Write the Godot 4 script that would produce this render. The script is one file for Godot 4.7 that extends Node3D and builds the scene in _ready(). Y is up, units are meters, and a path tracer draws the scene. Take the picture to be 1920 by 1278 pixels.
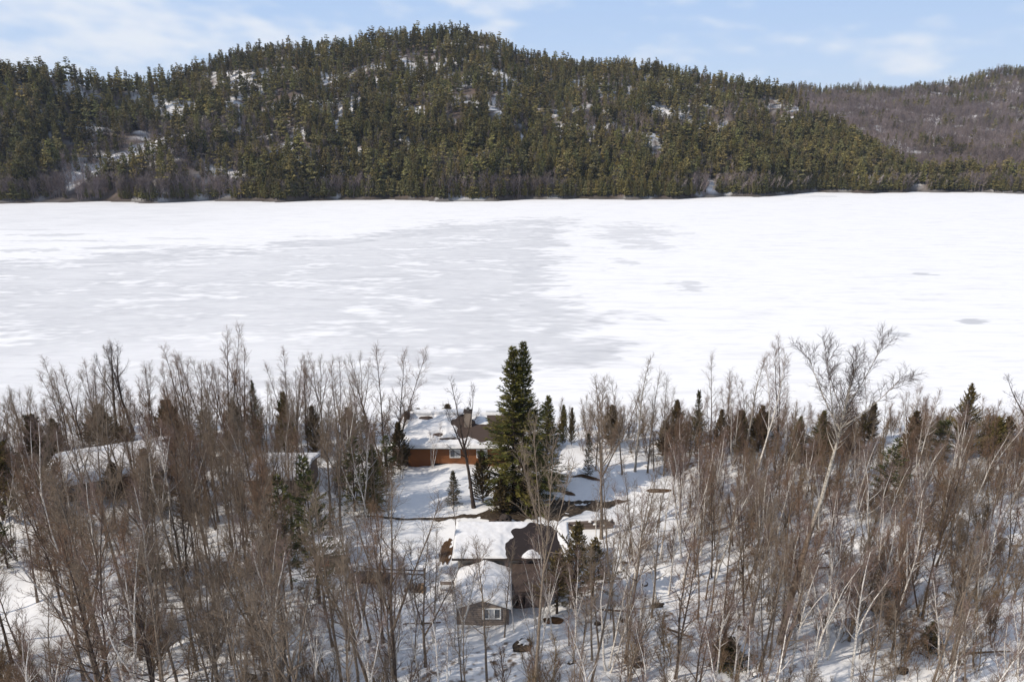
extends Node3D

# ---------------------------------------------------------------- mesh building
class Mb:
	var v := PackedVector3Array()
	var n := PackedVector3Array()
	var uv := PackedVector2Array()
	var c := PackedColorArray()
	var ix := PackedInt32Array()
	var col := Color.WHITE
	var v0 := 0.0

	func tube(p: PackedVector3Array, r: PackedFloat32Array, k: int, along := 0.5) -> void:
		var m := p.size()
		var first := v.size()
		var d := (p[1] - p[0]).normalized()
		var u := d.cross(Vector3(0.31, 0.2, 0.93) if absf(d.y) > 0.8 else Vector3.UP).normalized()
		var s := 0.0
		for i in m:
			if i > 0:
				s += p[i].distance_to(p[i - 1])
			if i < m - 1 and i > 0:
				d = (p[i + 1] - p[i - 1]).normalized()
			elif i == m - 1:
				d = (p[i] - p[i - 1]).normalized()
			u = (u - d * u.dot(d)).normalized()
			var w := d.cross(u)
			for j in k + 1:
				var a := TAU * j / k
				var o := u * cos(a) + w * sin(a)
				v.append(p[i] + o * r[i])
				n.append(o)
				uv.append(Vector2(float(j) / k, s * along + v0))
		for i in m - 1:
			for j in k:
				var a := first + i * (k + 1) + j
				var b := a + k + 1
				ix.append_array([a, b + 1, a + 1, a, b, b + 1])

	func cone(a: Vector3, b: Vector3, r: float) -> void:
		var d := (b - a).normalized()
		var u := d.cross(Vector3(0.31, 0.2, 0.93) if absf(d.y) > 0.8 else Vector3.UP).normalized()
		var w := d.cross(u)
		var o1 := u * -0.5 + w * 0.866
		var o2 := u * -0.5 - w * 0.866
		var f := v.size()
		v.append_array([a + u * r, a + o1 * r, a + o2 * r, b])
		n.append_array([u, o1, o2, d])
		uv.append_array([Vector2(0, 0), Vector2(0.33, 0), Vector2(0.66, 0), Vector2(0.5, 1)])
		ix.append_array([f, f + 3, f + 1, f + 1, f + 3, f + 2, f + 2, f + 3, f])

	func fcone(a: Vector3, b: Vector3, r: float) -> void:   # the same, flat shaded and coloured
		var d := (b - a).normalized()
		var u := d.cross(Vector3(0.31, 0.2, 0.93) if absf(d.y) > 0.8 else Vector3.UP).normalized()
		var w := d.cross(u)
		var f := v.size()
		v.append_array([a + u * r, a + (u * -0.5 + w * 0.866) * r, a + (u * -0.5 - w * 0.866) * r, b])
		c.append_array([col, col, col, col])
		ix.append_array([f, f + 3, f + 1, f + 1, f + 3, f + 2, f + 2, f + 3, f])

	func blade(a: Vector3, d: Vector3, l: float, w: Vector3) -> void:   # one small leafy spray
		var f := v.size()
		v.append_array([a, a + d * (l * 0.45) + w, a + d * (l * 0.5) - w, a + d * l])
		c.append_array([col, col, col, col])
		ix.append_array([f, f + 1, f + 3, f, f + 3, f + 2])

	func lump(o: Vector3, rad: Vector3, g: RandomNumberGenerator) -> void:   # an uneven eight-faced tuft
		var f := v.size()
		for q in [Vector3(1, 0, 0), Vector3(-1, 0, 0), Vector3(0, 1, 0), Vector3(0, -1, 0), Vector3(0, 0, 1), Vector3(0, 0, -1)]:
			v.append(o + Vector3(q.x * rad.x, q.y * rad.y, q.z * rad.z) * g.randf_range(0.6, 1.3) + Vector3(g.randf_range(-0.3, 0.3) * rad.x, g.randf_range(-0.3, 0.3) * rad.y, g.randf_range(-0.3, 0.3) * rad.z))
			c.append(col)
		for t in [[0, 2, 4], [4, 2, 1], [1, 2, 5], [5, 2, 0], [4, 3, 0], [1, 3, 4], [5, 3, 1], [0, 3, 5]]:
			ix.append_array([f + t[0], f + t[2], f + t[1]])

	func quad(a: Vector3, b: Vector3, cc: Vector3, d: Vector3) -> void:
		var f := v.size()
		v.append_array([a, b, cc, d])
		ix.append_array([f, f + 1, f + 2, f, f + 2, f + 3])

	func box(o: Vector3, s: Vector3, t := Transform3D()) -> void:   # o: centre
		var h := s * 0.5
		var p := []
		for k in 8:
			p.append(t * (o + Vector3(h.x if k & 1 else -h.x, h.y if k & 2 else -h.y, h.z if k & 4 else -h.z)))
		quad(p[4], p[6], p[7], p[5])
		quad(p[1], p[3], p[2], p[0])
		quad(p[5], p[7], p[3], p[1])
		quad(p[0], p[2], p[6], p[4])
		quad(p[6], p[2], p[3], p[7])
		quad(p[0], p[4], p[5], p[1])

	func prism(poly: PackedVector2Array, z0: float, z1: float) -> void:   # an outline in x, y pushed along z
		var k := poly.size()
		for z in [z0, z1]:
			for i in range(1, k - 1):
				var f := v.size()
				v.append_array([Vector3(poly[0].x, poly[0].y, z), Vector3(poly[i].x, poly[i].y, z), Vector3(poly[i + 1].x, poly[i + 1].y, z)])
				ix.append_array([f, f + 1, f + 2] if z == z1 and z1 < z0 else [f, f + 2, f + 1])
		for i in k:
			var a := poly[i]
			var b := poly[(i + 1) % k]
			quad(Vector3(a.x, a.y, z0), Vector3(b.x, b.y, z0), Vector3(b.x, b.y, z1), Vector3(a.x, a.y, z1))

	func mesh() -> ArrayMesh:
		var arr := []
		arr.resize(Mesh.ARRAY_MAX)
		arr[Mesh.ARRAY_VERTEX] = v
		if n.size() == v.size():
			arr[Mesh.ARRAY_NORMAL] = n
		if uv.size() == v.size():
			arr[Mesh.ARRAY_TEX_UV] = uv
		if c.size() == v.size():
			arr[Mesh.ARRAY_COLOR] = c
		arr[Mesh.ARRAY_INDEX] = ix
		var m := ArrayMesh.new()
		m.add_surface_from_arrays(Mesh.PRIMITIVE_TRIANGLES, arr)
		return m


# ---------------------------------------------------------------- small helpers
var used := {}
var M := {}
var rng := RandomNumberGenerator.new()

func numbered(called: String) -> String:
	var k: int = used.get(called, 0)
	used[called] = k + 1
	return called if k == 0 else "%s_%03d" % [called, k]

func tag(o: Node, label: String, category := "", group := "", kind := "") -> Node:
	if label: o.set_meta("label", label)
	if category: o.set_meta("category", category)
	if group: o.set_meta("group", group)
	if kind: o.set_meta("kind", kind)
	return o

func thing(called: String, label: String, category: String, at := Vector3.ZERO, turn := 0.0, group := "") -> Node3D:
	var o := Node3D.new()
	o.name = numbered(called)
	add_child(o)
	o.position = at
	o.rotation.y = turn
	tag(o, label, category, group)
	return o

func part(called: String, m: Mesh, mt: Material, parent: Node) -> MeshInstance3D:
	var o := MeshInstance3D.new()
	o.name = called
	o.mesh = m
	o.material_override = mt
	parent.add_child(o, true)
	return o

func put(called: String, m: Mesh, mt: Material) -> MeshInstance3D:
	var o := MeshInstance3D.new()
	o.name = numbered(called)
	o.mesh = m
	o.material_override = mt
	add_child(o)
	return o

func lin(r: float, g: float, b: float) -> Color:
	return Color(r, g, b).linear_to_srgb()

func mat(called: String, r: float, g: float, b: float, rough := 0.9, spec := 0.25) -> StandardMaterial3D:
	var m := StandardMaterial3D.new()
	m.resource_name = called
	m.albedo_color = lin(r, g, b)
	m.roughness = rough
	m.metallic_specular = spec
	M[called] = m
	return m

func noise(sd: int, freq: float, octaves := 3) -> FastNoiseLite:
	var f := FastNoiseLite.new()
	f.seed = sd
	f.frequency = freq
	f.noise_type = FastNoiseLite.TYPE_SIMPLEX_SMOOTH
	f.fractal_octaves = octaves
	return f

func grain(sd: int, a: Color, b: Color, freq := 0.06, size := 128) -> NoiseTexture2D:
	var t := NoiseTexture2D.new()
	t.width = size
	t.height = size
	t.seamless = true
	t.noise = noise(sd, freq, 4)
	var g := Gradient.new()
	g.set_color(0, a)
	g.set_color(1, b)
	t.color_ramp = g
	return t

func sm(a: float, b: float, x: float) -> float:
	return smoothstep(a, b, x)

func curve(pts: Array, x: float, k := 1) -> float:   # piecewise linear look-up: [[x, y...]...]
	if x <= pts[0][0]: return pts[0][k]
	for i in pts.size() - 1:
		if x <= pts[i + 1][0]:
			return lerpf(pts[i][k], pts[i + 1][k], (x - pts[i][0]) / (pts[i + 1][0] - pts[i][0]))
	return pts[-1][k]

func ordinal(k: int) -> String:
	var small := ["", "first", "second", "third", "fourth", "fifth", "sixth", "seventh", "eighth", "ninth", "tenth", "eleventh", "twelfth", "thirteenth", "fourteenth", "fifteenth", "sixteenth", "seventeenth", "eighteenth", "nineteenth"]
	if k < 20: return small[k]
	var tens := ["", "", "twent", "thirt", "fort", "fift", "sixt"]
	return tens[k / 10] + ("ieth" if k % 10 == 0 else "y-" + small[k % 10])

func byte(l: float) -> int:   # linear value to an sRGB byte
	return clampi(int(roundf(255.0 * (1.055 * pow(maxf(l, 0.0), 1.0 / 2.4) - 0.055 if l > 0.0031308 else 12.92 * l))), 0, 255)


# ---------------------------------------------------------------- lie of the land (metres; the lake is at y = 0)
var bank := [[-130.0, -1.2], [-106.0, -0.5], [-99.0, 0.5], [-88.0, 2.2], [-78.0, 2.8], [-62.0, 3.6], [-48.0, 4.4], [-38.0, 5.4], [-25.0, 7.0], [-10.0, 9.0], [10.0, 11.0], [60.0, 15.0]]
var far_shore := [[-900.0, -460.0], [-416.0, -467.0], [-345.0, -467.0], [-243.0, -479.0], [-134.0, -483.0], [-22.0, -487.0], [91.0, -496.0], [153.0, -510.0], [201.0, -535.0], [243.0, -556.0], [318.0, -562.0], [386.0, -567.0], [420.0, -552.0], [480.0, -535.0], [900.0, -500.0]]
# ridge of the wooded hill: x, z, height
var ridge := [[-900.0, -560.0, 80.0], [-476.0, -560.0, 81.0], [-408.0, -585.0, 84.0], [-365.0, -600.0, 85.0], [-345.0, -630.0, 79.0], [-329.0, -680.0, 88.0], [-294.0, -720.0, 106.0], [-239.0, -750.0, 122.0], [-175.0, -780.0, 128.0], [-121.0, -800.0, 141.0], [-64.0, -810.0, 145.0], [-18.0, -815.0, 137.0], [12.0, -815.0, 121.0], [53.0, -815.0, 114.0], [112.0, -805.0, 110.0], [167.0, -790.0, 105.0], [223.0, -780.0, 94.0], [262.0, -770.0, 86.0], [290.0, -760.0, 80.0], [318.0, -740.0, 58.0], [345.0, -720.0, 24.0], [372.0, -700.0, 0.0], [900.0, -700.0, -20.0]]
var far_ridge := [[-900.0, 90.0], [34.0, 128.0], [245.0, 117.0], [397.0, 112.0], [508.0, 109.5], [626.0, 108.0], [692.0, 118.0], [749.0, 131.0], [806.0, 141.0], [954.0, 153.0], [1300.0, 165.0]]
var mounds := noise(3, 0.12, 3)
var lumps := noise(5, 0.7, 2)
var crags := noise(8, 0.012, 4)

func land(x: float, z: float) -> float:
	var h := curve(bank, z)
	var k := sm(-106.0, -96.0, z)
	return h + k * (mounds.get_noise_2d(x, z) * 0.55 + lumps.get_noise_2d(x, z) * 0.07 + mounds.get_noise_2d(x * 0.2 + 90.0, z * 0.2) * 0.6)

var inlets := noise(17, 0.013, 3)

func shore(x: float) -> float:
	return curve(far_shore, x) + inlets.get_noise_1d(x) * 22.0 - 6.0

func hill(x: float, z: float) -> float:
	var zs := shore(x)
	var t := (zs - z) / 100.0
	if t < -0.25: return -4.0
	var zr := curve(ridge, x, 1)
	var hr := curve(ridge, x, 2)
	var f := (zs - z) / maxf(zs - zr, 20.0)
	var a := hr * (pow(clampf(f, 0.0, 1.0), 0.92)) if f < 1.0 else hr - (f - 1.0) * 30.0
	var g := clampf((zs - z) / (zs + 1150.0), 0.0, 1.6)
	var b := curve(far_ridge, x) * (pow(minf(g, 1.0), 1.05)) - maxf(g - 1.0, 0.0) * 40.0
	var h := maxf(a, b) + exp(-absf(a - b) * 0.08) * 1.5
	var rough := crags.get_noise_2d(x, z) * 9.0 + crags.get_noise_2d(x * 4.0, z * 4.0) * 3.0
	return h * (1.0 if t > 0.0 else 0.0) + rough * sm(0.0, 0.7, t) * (1.0 - 0.65 * sm(0.75, 1.0, f) * sm(1.3, 1.05, f)) + minf(t * 14.0, 1.6)

func sheet(x0: float, x1: float, z0: float, z1: float, step: float, height: Callable, tint = null) -> ArrayMesh:
	var b := Mb.new()
	var nx := int((x1 - x0) / step) + 1
	var nz := int((z1 - z0) / step) + 1
	var hs := PackedFloat32Array()
	for j in nz:
		for i in nx:
			var x := x0 + i * step
			var z := z0 + j * step
			var y: float = height.call(x, z)
			hs.append(y)
			b.v.append(Vector3(x, y, z))
			b.uv.append(Vector2((x - x0) / (x1 - x0), (z - z0) / (z1 - z0)))
	for j in nz:
		for i in nx:
			var l := hs[j * nx + maxi(i - 1, 0)]
			var r := hs[j * nx + mini(i + 1, nx - 1)]
			var u := hs[maxi(j - 1, 0) * nx + i]
			var d := hs[mini(j + 1, nz - 1) * nx + i]
			b.n.append(Vector3(l - r, 2.0 * step, u - d).normalized())
	if tint:
		for p in b.v:
			b.c.append(tint.call(p))
	for j in nz - 1:
		for i in nx - 1:
			var a := j * nx + i
			b.ix.append_array([a, a + 1, a + nx, a + 1, a + nx + 1, a + nx])
	return b.mesh()


# ---------------------------------------------------------------- sky, sun, camera
func make_sky() -> PanoramaSkyMaterial:
	var w := 2048
	var h := 1024
	var streak := noise(21, 1.0, 5)
	var veil := noise(22, 1.0, 3)
	var im := Image.create(w, h, false, Image.FORMAT_RGB8)
	var data := PackedByteArray()
	data.resize(w * h * 3)
	for y in h:
		var el := 90.0 - (y + 0.5) / h * 180.0
		var base := Vector3(0.66, 0.79, 0.95).lerp(Vector3(0.47, 0.635, 0.91), sm(-1.0, 11.0, el))
		base = base.lerp(Vector3(0.40, 0.50, 0.70), sm(12.0, 32.0, el)).lerp(Vector3(0.36, 0.415, 0.53), sm(30.0, 75.0, el))
		for x in w:
			var at := (y * w + x) * 3
			if el < -3.0:
				data[at] = 190; data[at + 1] = 200; data[at + 2] = 215
				continue
			var az := wrapf((x + 0.5) / w * 360.0, -180.0, 180.0)
			var q := Vector3(sin(deg_to_rad(az)), 0, cos(deg_to_rad(az))) * 3.0
			var s := streak.get_noise_3d(q.x, el * 0.20 + az * 0.010, q.z) * 0.7 + streak.get_noise_3d(q.x * 4.0, el * 0.75 + az * 0.05, q.z * 4.0) * 0.42
			var cover := veil.get_noise_3d(q.x * 0.5, el * 0.05, q.z * 0.5) * 0.4
			cover += 0.40 * exp(-pow((az + 31.0) / 15.0, 2.0)) * sm(30.0, 9.0, el) + 0.36 * exp(-pow((az - 30.0) / 9.0, 2.0)) * exp(-pow((el - 5.5) / 3.5, 2.0)) + 0.22 * exp(-pow((az - 17.0) / 8.0, 2.0)) * exp(-pow((el - 4.0) / 2.5, 2.0))
			var a := clampf(sm(0.0, 0.8, s * 1.25 + cover), 0.0, 1.0) * 0.78 * sm(80.0, 20.0, el)
			var p := base.lerp(Vector3(0.89, 0.92, 0.97), a)
			data[at] = byte(p.x); data[at + 1] = byte(p.y); data[at + 2] = byte(p.z)
	im = Image.create_from_data(w, h, false, Image.FORMAT_RGB8, data)
	var m := PanoramaSkyMaterial.new()
	m.panorama = ImageTexture.create_from_image(im)
	return m


# ---------------------------------------------------------------- bare trees
func wander(p: Vector3, d: Vector3, l: float, k: int, up: float, bend: float, g: RandomNumberGenerator) -> PackedVector3Array:
	var out := PackedVector3Array([p])
	var s := l / k
	for i in k:
		d = (d + Vector3(g.randf_range(-bend, bend), g.randf_range(-bend, bend) * 0.5 + up / k, g.randf_range(-bend, bend))).normalized()
		p += d * s
		out.append(p)
	return out

func taper(r0: float, r1: float, k: int, pw := 1.0) -> PackedFloat32Array:
	var out := PackedFloat32Array()
	for i in k:
		out.append(lerpf(r0, r1, pow(float(i) / (k - 1), pw)))
	return out

func on_path(p: PackedVector3Array, t: float) -> Vector3:
	var f := clampf(t, 0.0, 0.999) * (p.size() - 1)
	return p[int(f)].lerp(p[int(f) + 1], f - int(f))

func dir_at(p: PackedVector3Array, t: float) -> Vector3:
	var i := mini(int(clampf(t, 0.0, 0.999) * (p.size() - 1)), p.size() - 2)
	return (p[i + 1] - p[i]).normalized()

func side(d: Vector3, az: float) -> Vector3:
	var u := d.cross(Vector3(0.31, 0.2, 0.93) if absf(d.y) > 0.8 else Vector3.UP).normalized()
	return u * cos(az) + d.cross(u) * sin(az)

# P: h, r, start, stems [[lean x, lean z, length share, start share]...], limbs, limb, angle0, angle1, up, sub, twig, fine, tw_r
func bare_tree(sd: int, P: Dictionary) -> Array:
	var g := RandomNumberGenerator.new()
	g.seed = sd
	var tr := Mb.new()
	var cr := Mb.new()
	var h: float = P.h
	var limbs := []
	var main := PackedVector3Array()
	var first := true
	for s in P.stems:
		var from := Vector3(0, -0.6, 0)
		var r0: float = P.r
		if not first and s[3] > 0.0:
			from = on_path(main, s[3])
			r0 = P.r * (1.0 - s[3]) * 0.85
		elif not first:
			from = Vector3(s[0], 0, s[1]).normalized() * P.r * 1.6 + Vector3(0, -0.6, 0)
			r0 = P.r * 0.8
		var d := Vector3(s[0], 1.0, s[1]).normalized()
		var l: float = h * s[2]
		var k := 9
		var path := wander(from, d, l, k, 0.35 if s[3] > 0.0 or s[0] != 0.0 else 0.05, P.get("bend", 0.06), g)
		var rad := taper(r0, 0.018, k + 1, 0.9)
		if s[3] == 0.0: rad[0] *= 1.35
		var along: float = P.get("along", 0.4)
		tr.v0 = s[3] if along < 0.1 else 0.0
		tr.tube(path, rad, 7 if r0 > 0.08 else 5, along)
		tr.v0 = 0.8 if along < 0.1 else 0.0
		if first: main = path
		first = false
		var start: float = maxf(0.12, P.start) if s[3] == 0.0 else 0.15
		var nl := int(P.limbs * (1.0 - start * 0.3) * s[2])
		var az := g.randf() * TAU
		for i in nl:
			var t := lerpf(start, 0.97, (i + g.randf()) / nl)
			az += 2.4 + g.randf_range(-0.5, 0.5)
			var ll: float = P.limb * pow(1.0 - t, 0.62) * g.randf_range(0.6, 1.15) * pow(s[2], 0.6) + 0.35
			if g.randf() < 0.15: ll *= 0.5
			var an := deg_to_rad(lerpf(P.angle0, P.angle1, t) + g.randf_range(-10, 10))
			var pd := dir_at(path, t)
			var ld := (pd * cos(an) + side(pd, az) * sin(an)).normalized()
			var lr := clampf(lerpf(r0, 0.02, t) * 0.55, 0.018, 0.024 + ll * 0.015)
			limbs.append([on_path(path, t), ld, ll, lr])
		# the leader ends in a spray of twigs
		for i in 5:
			var pd := dir_at(path, 0.95)
			limbs.append([on_path(path, 0.86 + 0.03 * i), (pd + side(pd, g.randf() * TAU) * 0.5).normalized(), 0.9 * h / 15.0, 0.014])
	for L in limbs:
		var k := 5 if L[2] > 1.6 else 3
		var path := wander(L[0], L[1], L[2], k, P.up, 0.12, g)
		if L[3] > 0.026:
			tr.tube(path, taper(L[3], 0.008, k + 1), 4, P.get("along", 0.4))
		else:
			cr.tube(path, taper(L[3], 0.006, k + 1), 3)
		var ns := int(L[2] * P.sub) + 2
		for i in ns:
			var t := lerpf(0.18, 1.0, (i + g.randf()) / ns)
			var pd := dir_at(path, t)
			var an := deg_to_rad(g.randf_range(28, 58))
			var d := (pd * cos(an) + side(pd, g.randf() * TAU) * sin(an) + Vector3(0, 0.12, 0)).normalized()
			var l: float = (L[2] * 0.42 * (1.0 - t * 0.6) + 0.25) * g.randf_range(0.6, 1.2) * P.twig
			var sp := wander(on_path(path, t), d, l, 2, P.up * 0.5, 0.16, g)
			cr.tube(sp, PackedFloat32Array([P.tw_r * 1.25, P.tw_r, P.tw_r * 0.5]), 3)
			var nf := int(l * P.fine) + 2
			for j in nf:
				var t2 := lerpf(0.1, 1.0, (j + g.randf()) / nf)
				var d2 := dir_at(sp, t2)
				var an2 := deg_to_rad(g.randf_range(20, 60))
				var fd := (d2 * cos(an2) + side(d2, g.randf() * TAU) * sin(an2) + Vector3(0, P.up * 0.15, 0)).normalized()
				var a := on_path(sp, t2)
				var fl: float = g.randf_range(0.25, 0.75) * P.twig
				cr.cone(a, a + fd * fl, P.tw_r * 0.72)
				if g.randf() < 0.6:
					var b: Vector3 = a + fd * fl * 0.4
					cr.cone(b, b + (fd + side(fd, g.randf() * TAU) * 0.6).normalized() * fl * 0.7, P.tw_r * 0.6)
	return [tr.mesh(), cr.mesh(), h]

# ---------------------------------------------------------------- evergreens near the camera
# P: h, w, low, step, per, droop0, droop1, len, wid, dens, shape, hues
func evergreen(sd: int, P: Dictionary) -> Array:
	var g := RandomNumberGenerator.new()
	g.seed = sd
	var tr := Mb.new()
	var cr := Mb.new()
	var h: float = P.h
	var lean := wander(Vector3(0, -0.4, 0), Vector3.UP, h * 0.985 + 0.4, 8, 0.0, 0.02, g)
	tr.tube(lean, taper(P.r, 0.015, 9, 0.9), 6, 0.4)
	var y: float = P.low
	var lobe := noise(sd, 0.35, 2)
	while y < h:
		var t: float = (y - P.low) / (h - P.low)
		var reach: float = P.w * 0.5
		match P.shape:
			"cone": reach *= pow(1.0 - t, 0.8) * (0.85 + 0.15 * sm(0.0, 0.2, t)) + 0.025
			"spire": reach *= pow(1.0 - t, 0.75) * 0.97 + 0.03
			"column": reach *= pow(maxf(0.0, 1.0 - pow(t, 1.5)), 0.75) * (0.75 + 0.25 * sm(0.0, 0.25, t)) + 0.05
			"ragged": reach *= (1.0 - pow(t, 1.7)) * (0.55 + 0.6 * absf(lobe.get_noise_1d(y * 3.0)) * 1.6) + 0.06
		for i in int(P.per):
			var az := g.randf() * TAU
			var l := reach * (0.62 + 0.45 * g.randf() + 0.8 * lobe.get_noise_3d(cos(az) * 3.0, y, sin(az) * 3.0))
			if l < 0.12: l = 0.12
			if P.shape == "ragged" and g.randf() < 0.25: continue
			var e := deg_to_rad(lerpf(P.droop0, P.droop1, t) + g.randf_range(-9, 9))
			var d := Vector3(cos(az) * cos(e), sin(e), sin(az) * cos(e))
			var p := on_path(lean, (y + 0.4) / (h + 0.4))
			var bp := wander(p, d, l, 3, P.lift, 0.10, g)
			tr.cone(p, bp[3], 0.012 + 0.008 * l)
			var nb := int(l * P.dens) + 3
			var tone := g.randf_range(0.72, 1.28)
			var hue: Vector3 = P.hues[0].lerp(P.hues[1], clampf(g.randf() * 0.8 + lobe.get_noise_3d(cos(az) * 6.0, y * 1.5, sin(az) * 6.0) * 0.6 + 0.1, 0.0, 1.0))
			for j in nb:
				var s := lerpf(P.bare, 1.0, pow((j + g.randf()) / nb, 0.8))
				var q := on_path(bp, s)
				var bd := dir_at(bp, s)
				var sd2 := bd.cross(Vector3.UP).normalized() * (1.0 if j & 1 else -1.0)
				var fd := (bd * 0.8 + sd2 * g.randf_range(0.2, 1.1) + Vector3(0, g.randf_range(-0.5, 0.35) + P.rise, 0)).normalized()
				var ln: float = P.len * g.randf_range(0.6, 1.25)
				var roll := (Vector3.UP + Vector3(g.randf_range(-0.9, 0.9), g.randf_range(-0.5, 0.5), g.randf_range(-0.9, 0.9))).cross(fd).normalized()
				var k := tone * g.randf_range(0.75, 1.25)
				cr.col = Color(hue.x * k, hue.y * k, hue.z * k)
				cr.blade(q, fd, ln, roll * ln * P.wid)
		y += P.step * g.randf_range(0.7, 1.3) * (1.0 - 0.35 * t)
	return [tr.mesh(), cr.mesh(), h, P.w]

# ---------------------------------------------------------------- trees across the lake
func far_pine(sd: int, h: float, w: float, low: float, ragged: float, per: int) -> ArrayMesh:
	var g := RandomNumberGenerator.new()
	g.seed = sd
	var b := Mb.new()
	b.col = Color(0.16, 0.13, 0.115)
	b.fcone(Vector3(0, -1.5, 0), Vector3(0, h * 0.97, 0), 0.2)
	var y := low
	while y < h - 0.6:
		var t := (y - low) / (h - low)
		var reach := w * 0.5 * (pow(1.0 - t, 0.62) * 0.92 + 0.12) * (1.0 - ragged + ragged * 1.7 * g.randf())
		for i in per:
			if g.randf() < ragged * 0.35: continue
			var az := g.randf() * TAU
			var l := reach * g.randf_range(0.6, 1.15)
			var d := Vector3(cos(az), g.randf_range(-0.05, 0.4), sin(az)).normalized()
			var k := g.randf_range(0.65, 1.35)
			b.col = Color(k, k, k * g.randf_range(0.8, 1.0))
			var p := Vector3(0, y + g.randf_range(-0.3, 0.3), 0)
			var sd2 := d.cross(Vector3.UP).normalized() * l * g.randf_range(0.22, 0.42)
			# a plume: flat wedge of needles with an upper ridge, then loose sprays beyond it
			var a := p + d * l * 0.15
			var m := p + d * l * 0.66
			var f := b.v.size()
			b.v.append_array([a, m + sd2, m - sd2, p + d * l + Vector3(0, 0.2, 0), m + Vector3(0, 0.35 + 0.18 * l, 0)])
			for q in 5: b.c.append(b.col)
			b.ix.append_array([f, f + 4, f + 1, f + 1, f + 4, f + 3, f + 3, f + 4, f + 2, f + 2, f + 4, f, f, f + 1, f + 3, f, f + 3, f + 2])
			for q in 3:
				var o := p + d * l * g.randf_range(0.35, 1.0) + Vector3(g.randf_range(-0.4, 0.4), g.randf_range(-0.15, 0.35), g.randf_range(-0.4, 0.4))
				var fd := (d + Vector3(g.randf_range(-0.9, 0.9), g.randf_range(-0.1, 0.9), g.randf_range(-0.9, 0.9))).normalized()
				var kk := k * g.randf_range(0.7, 1.3)
				b.col = Color(kk, kk, kk * 0.9)
				b.blade(o, fd, g.randf_range(0.5, 1.0), fd.cross(Vector3(g.randf_range(-1, 1), 1, g.randf_range(-1, 1))).normalized() * 0.2)
		y += (0.65 + 0.6 * ragged) * g.randf_range(0.8, 1.25)
	b.col = Color(1, 1, 0.9)
	for i in 4:
		b.blade(Vector3(0, h - 1.0, 0), Vector3(g.randf_range(-0.25, 0.25), 1, g.randf_range(-0.25, 0.25)).normalized(), 0.9, Vector3(cos(i * 0.8), 0, sin(i * 0.8)) * 0.18)
	return b.mesh()

func far_bare(sd: int, h: float, w: float) -> ArrayMesh:
	var g := RandomNumberGenerator.new()
	g.seed = sd
	var b := Mb.new()
	b.col = Color(1.35, 1.3, 1.25)
	b.fcone(Vector3(0, -1, 0), Vector3(g.randf_range(-0.6, 0.6), h, g.randf_range(-0.6, 0.6)), 0.14)
	for i in 26:
		var t := g.randf_range(0.3, 0.95)
		var az := g.randf() * TAU
		var d := Vector3(cos(az) * 0.7, g.randf_range(0.5, 1.1), sin(az) * 0.7).normalized()
		var l := w * 0.7 * pow(1.0 - t, 0.5) * g.randf_range(0.6, 1.1) + 0.6
		var a := Vector3(0, h * t, 0)
		var k := g.randf_range(0.8, 1.2)
		b.col = Color(k, k, k)
		b.fcone(a, a + d * l, 0.06)
		for j in 3:
			var s := a + d * l * g.randf_range(0.3, 1.0)
			var e := (d + Vector3(g.randf_range(-0.8, 0.8), g.randf_range(-0.2, 0.8), g.randf_range(-0.8, 0.8))).normalized()
			b.fcone(s, s + e * g.randf_range(0.8, 1.6), 0.055)
	return b.mesh()


# ---------------------------------------------------------------- textures
func bark_image(sd: int, a: Color, b: Color, marks: Color, share: float) -> ImageTexture:
	var im := Image.create(64, 256, false, Image.FORMAT_RGB8)
	var f := noise(sd, 0.05, 3)
	var k := noise(sd + 1, 0.09, 2)
	for y in 256:
		for x in 64:
			var t := clampf(f.get_noise_2d(x * 2.0, y * 0.7) * 0.9 + 0.5, 0.0, 1.0)
			var p := a.lerp(b, t)
			if k.get_noise_2d(x * 0.35, y * 2.4) > share:
				p = marks
			im.set_pixel(x, y, p.linear_to_srgb())
	return ImageTexture.create_from_image(im)

func bytes_of(f: FastNoiseLite, w: int, h: int, w2: int, h2: int) -> PackedByteArray:
	var im := f.get_image(w, h, false, false, true)
	im.convert(Image.FORMAT_L8)
	im.resize(w2, h2, Image.INTERPOLATE_CUBIC)
	return im.get_data()

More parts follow.
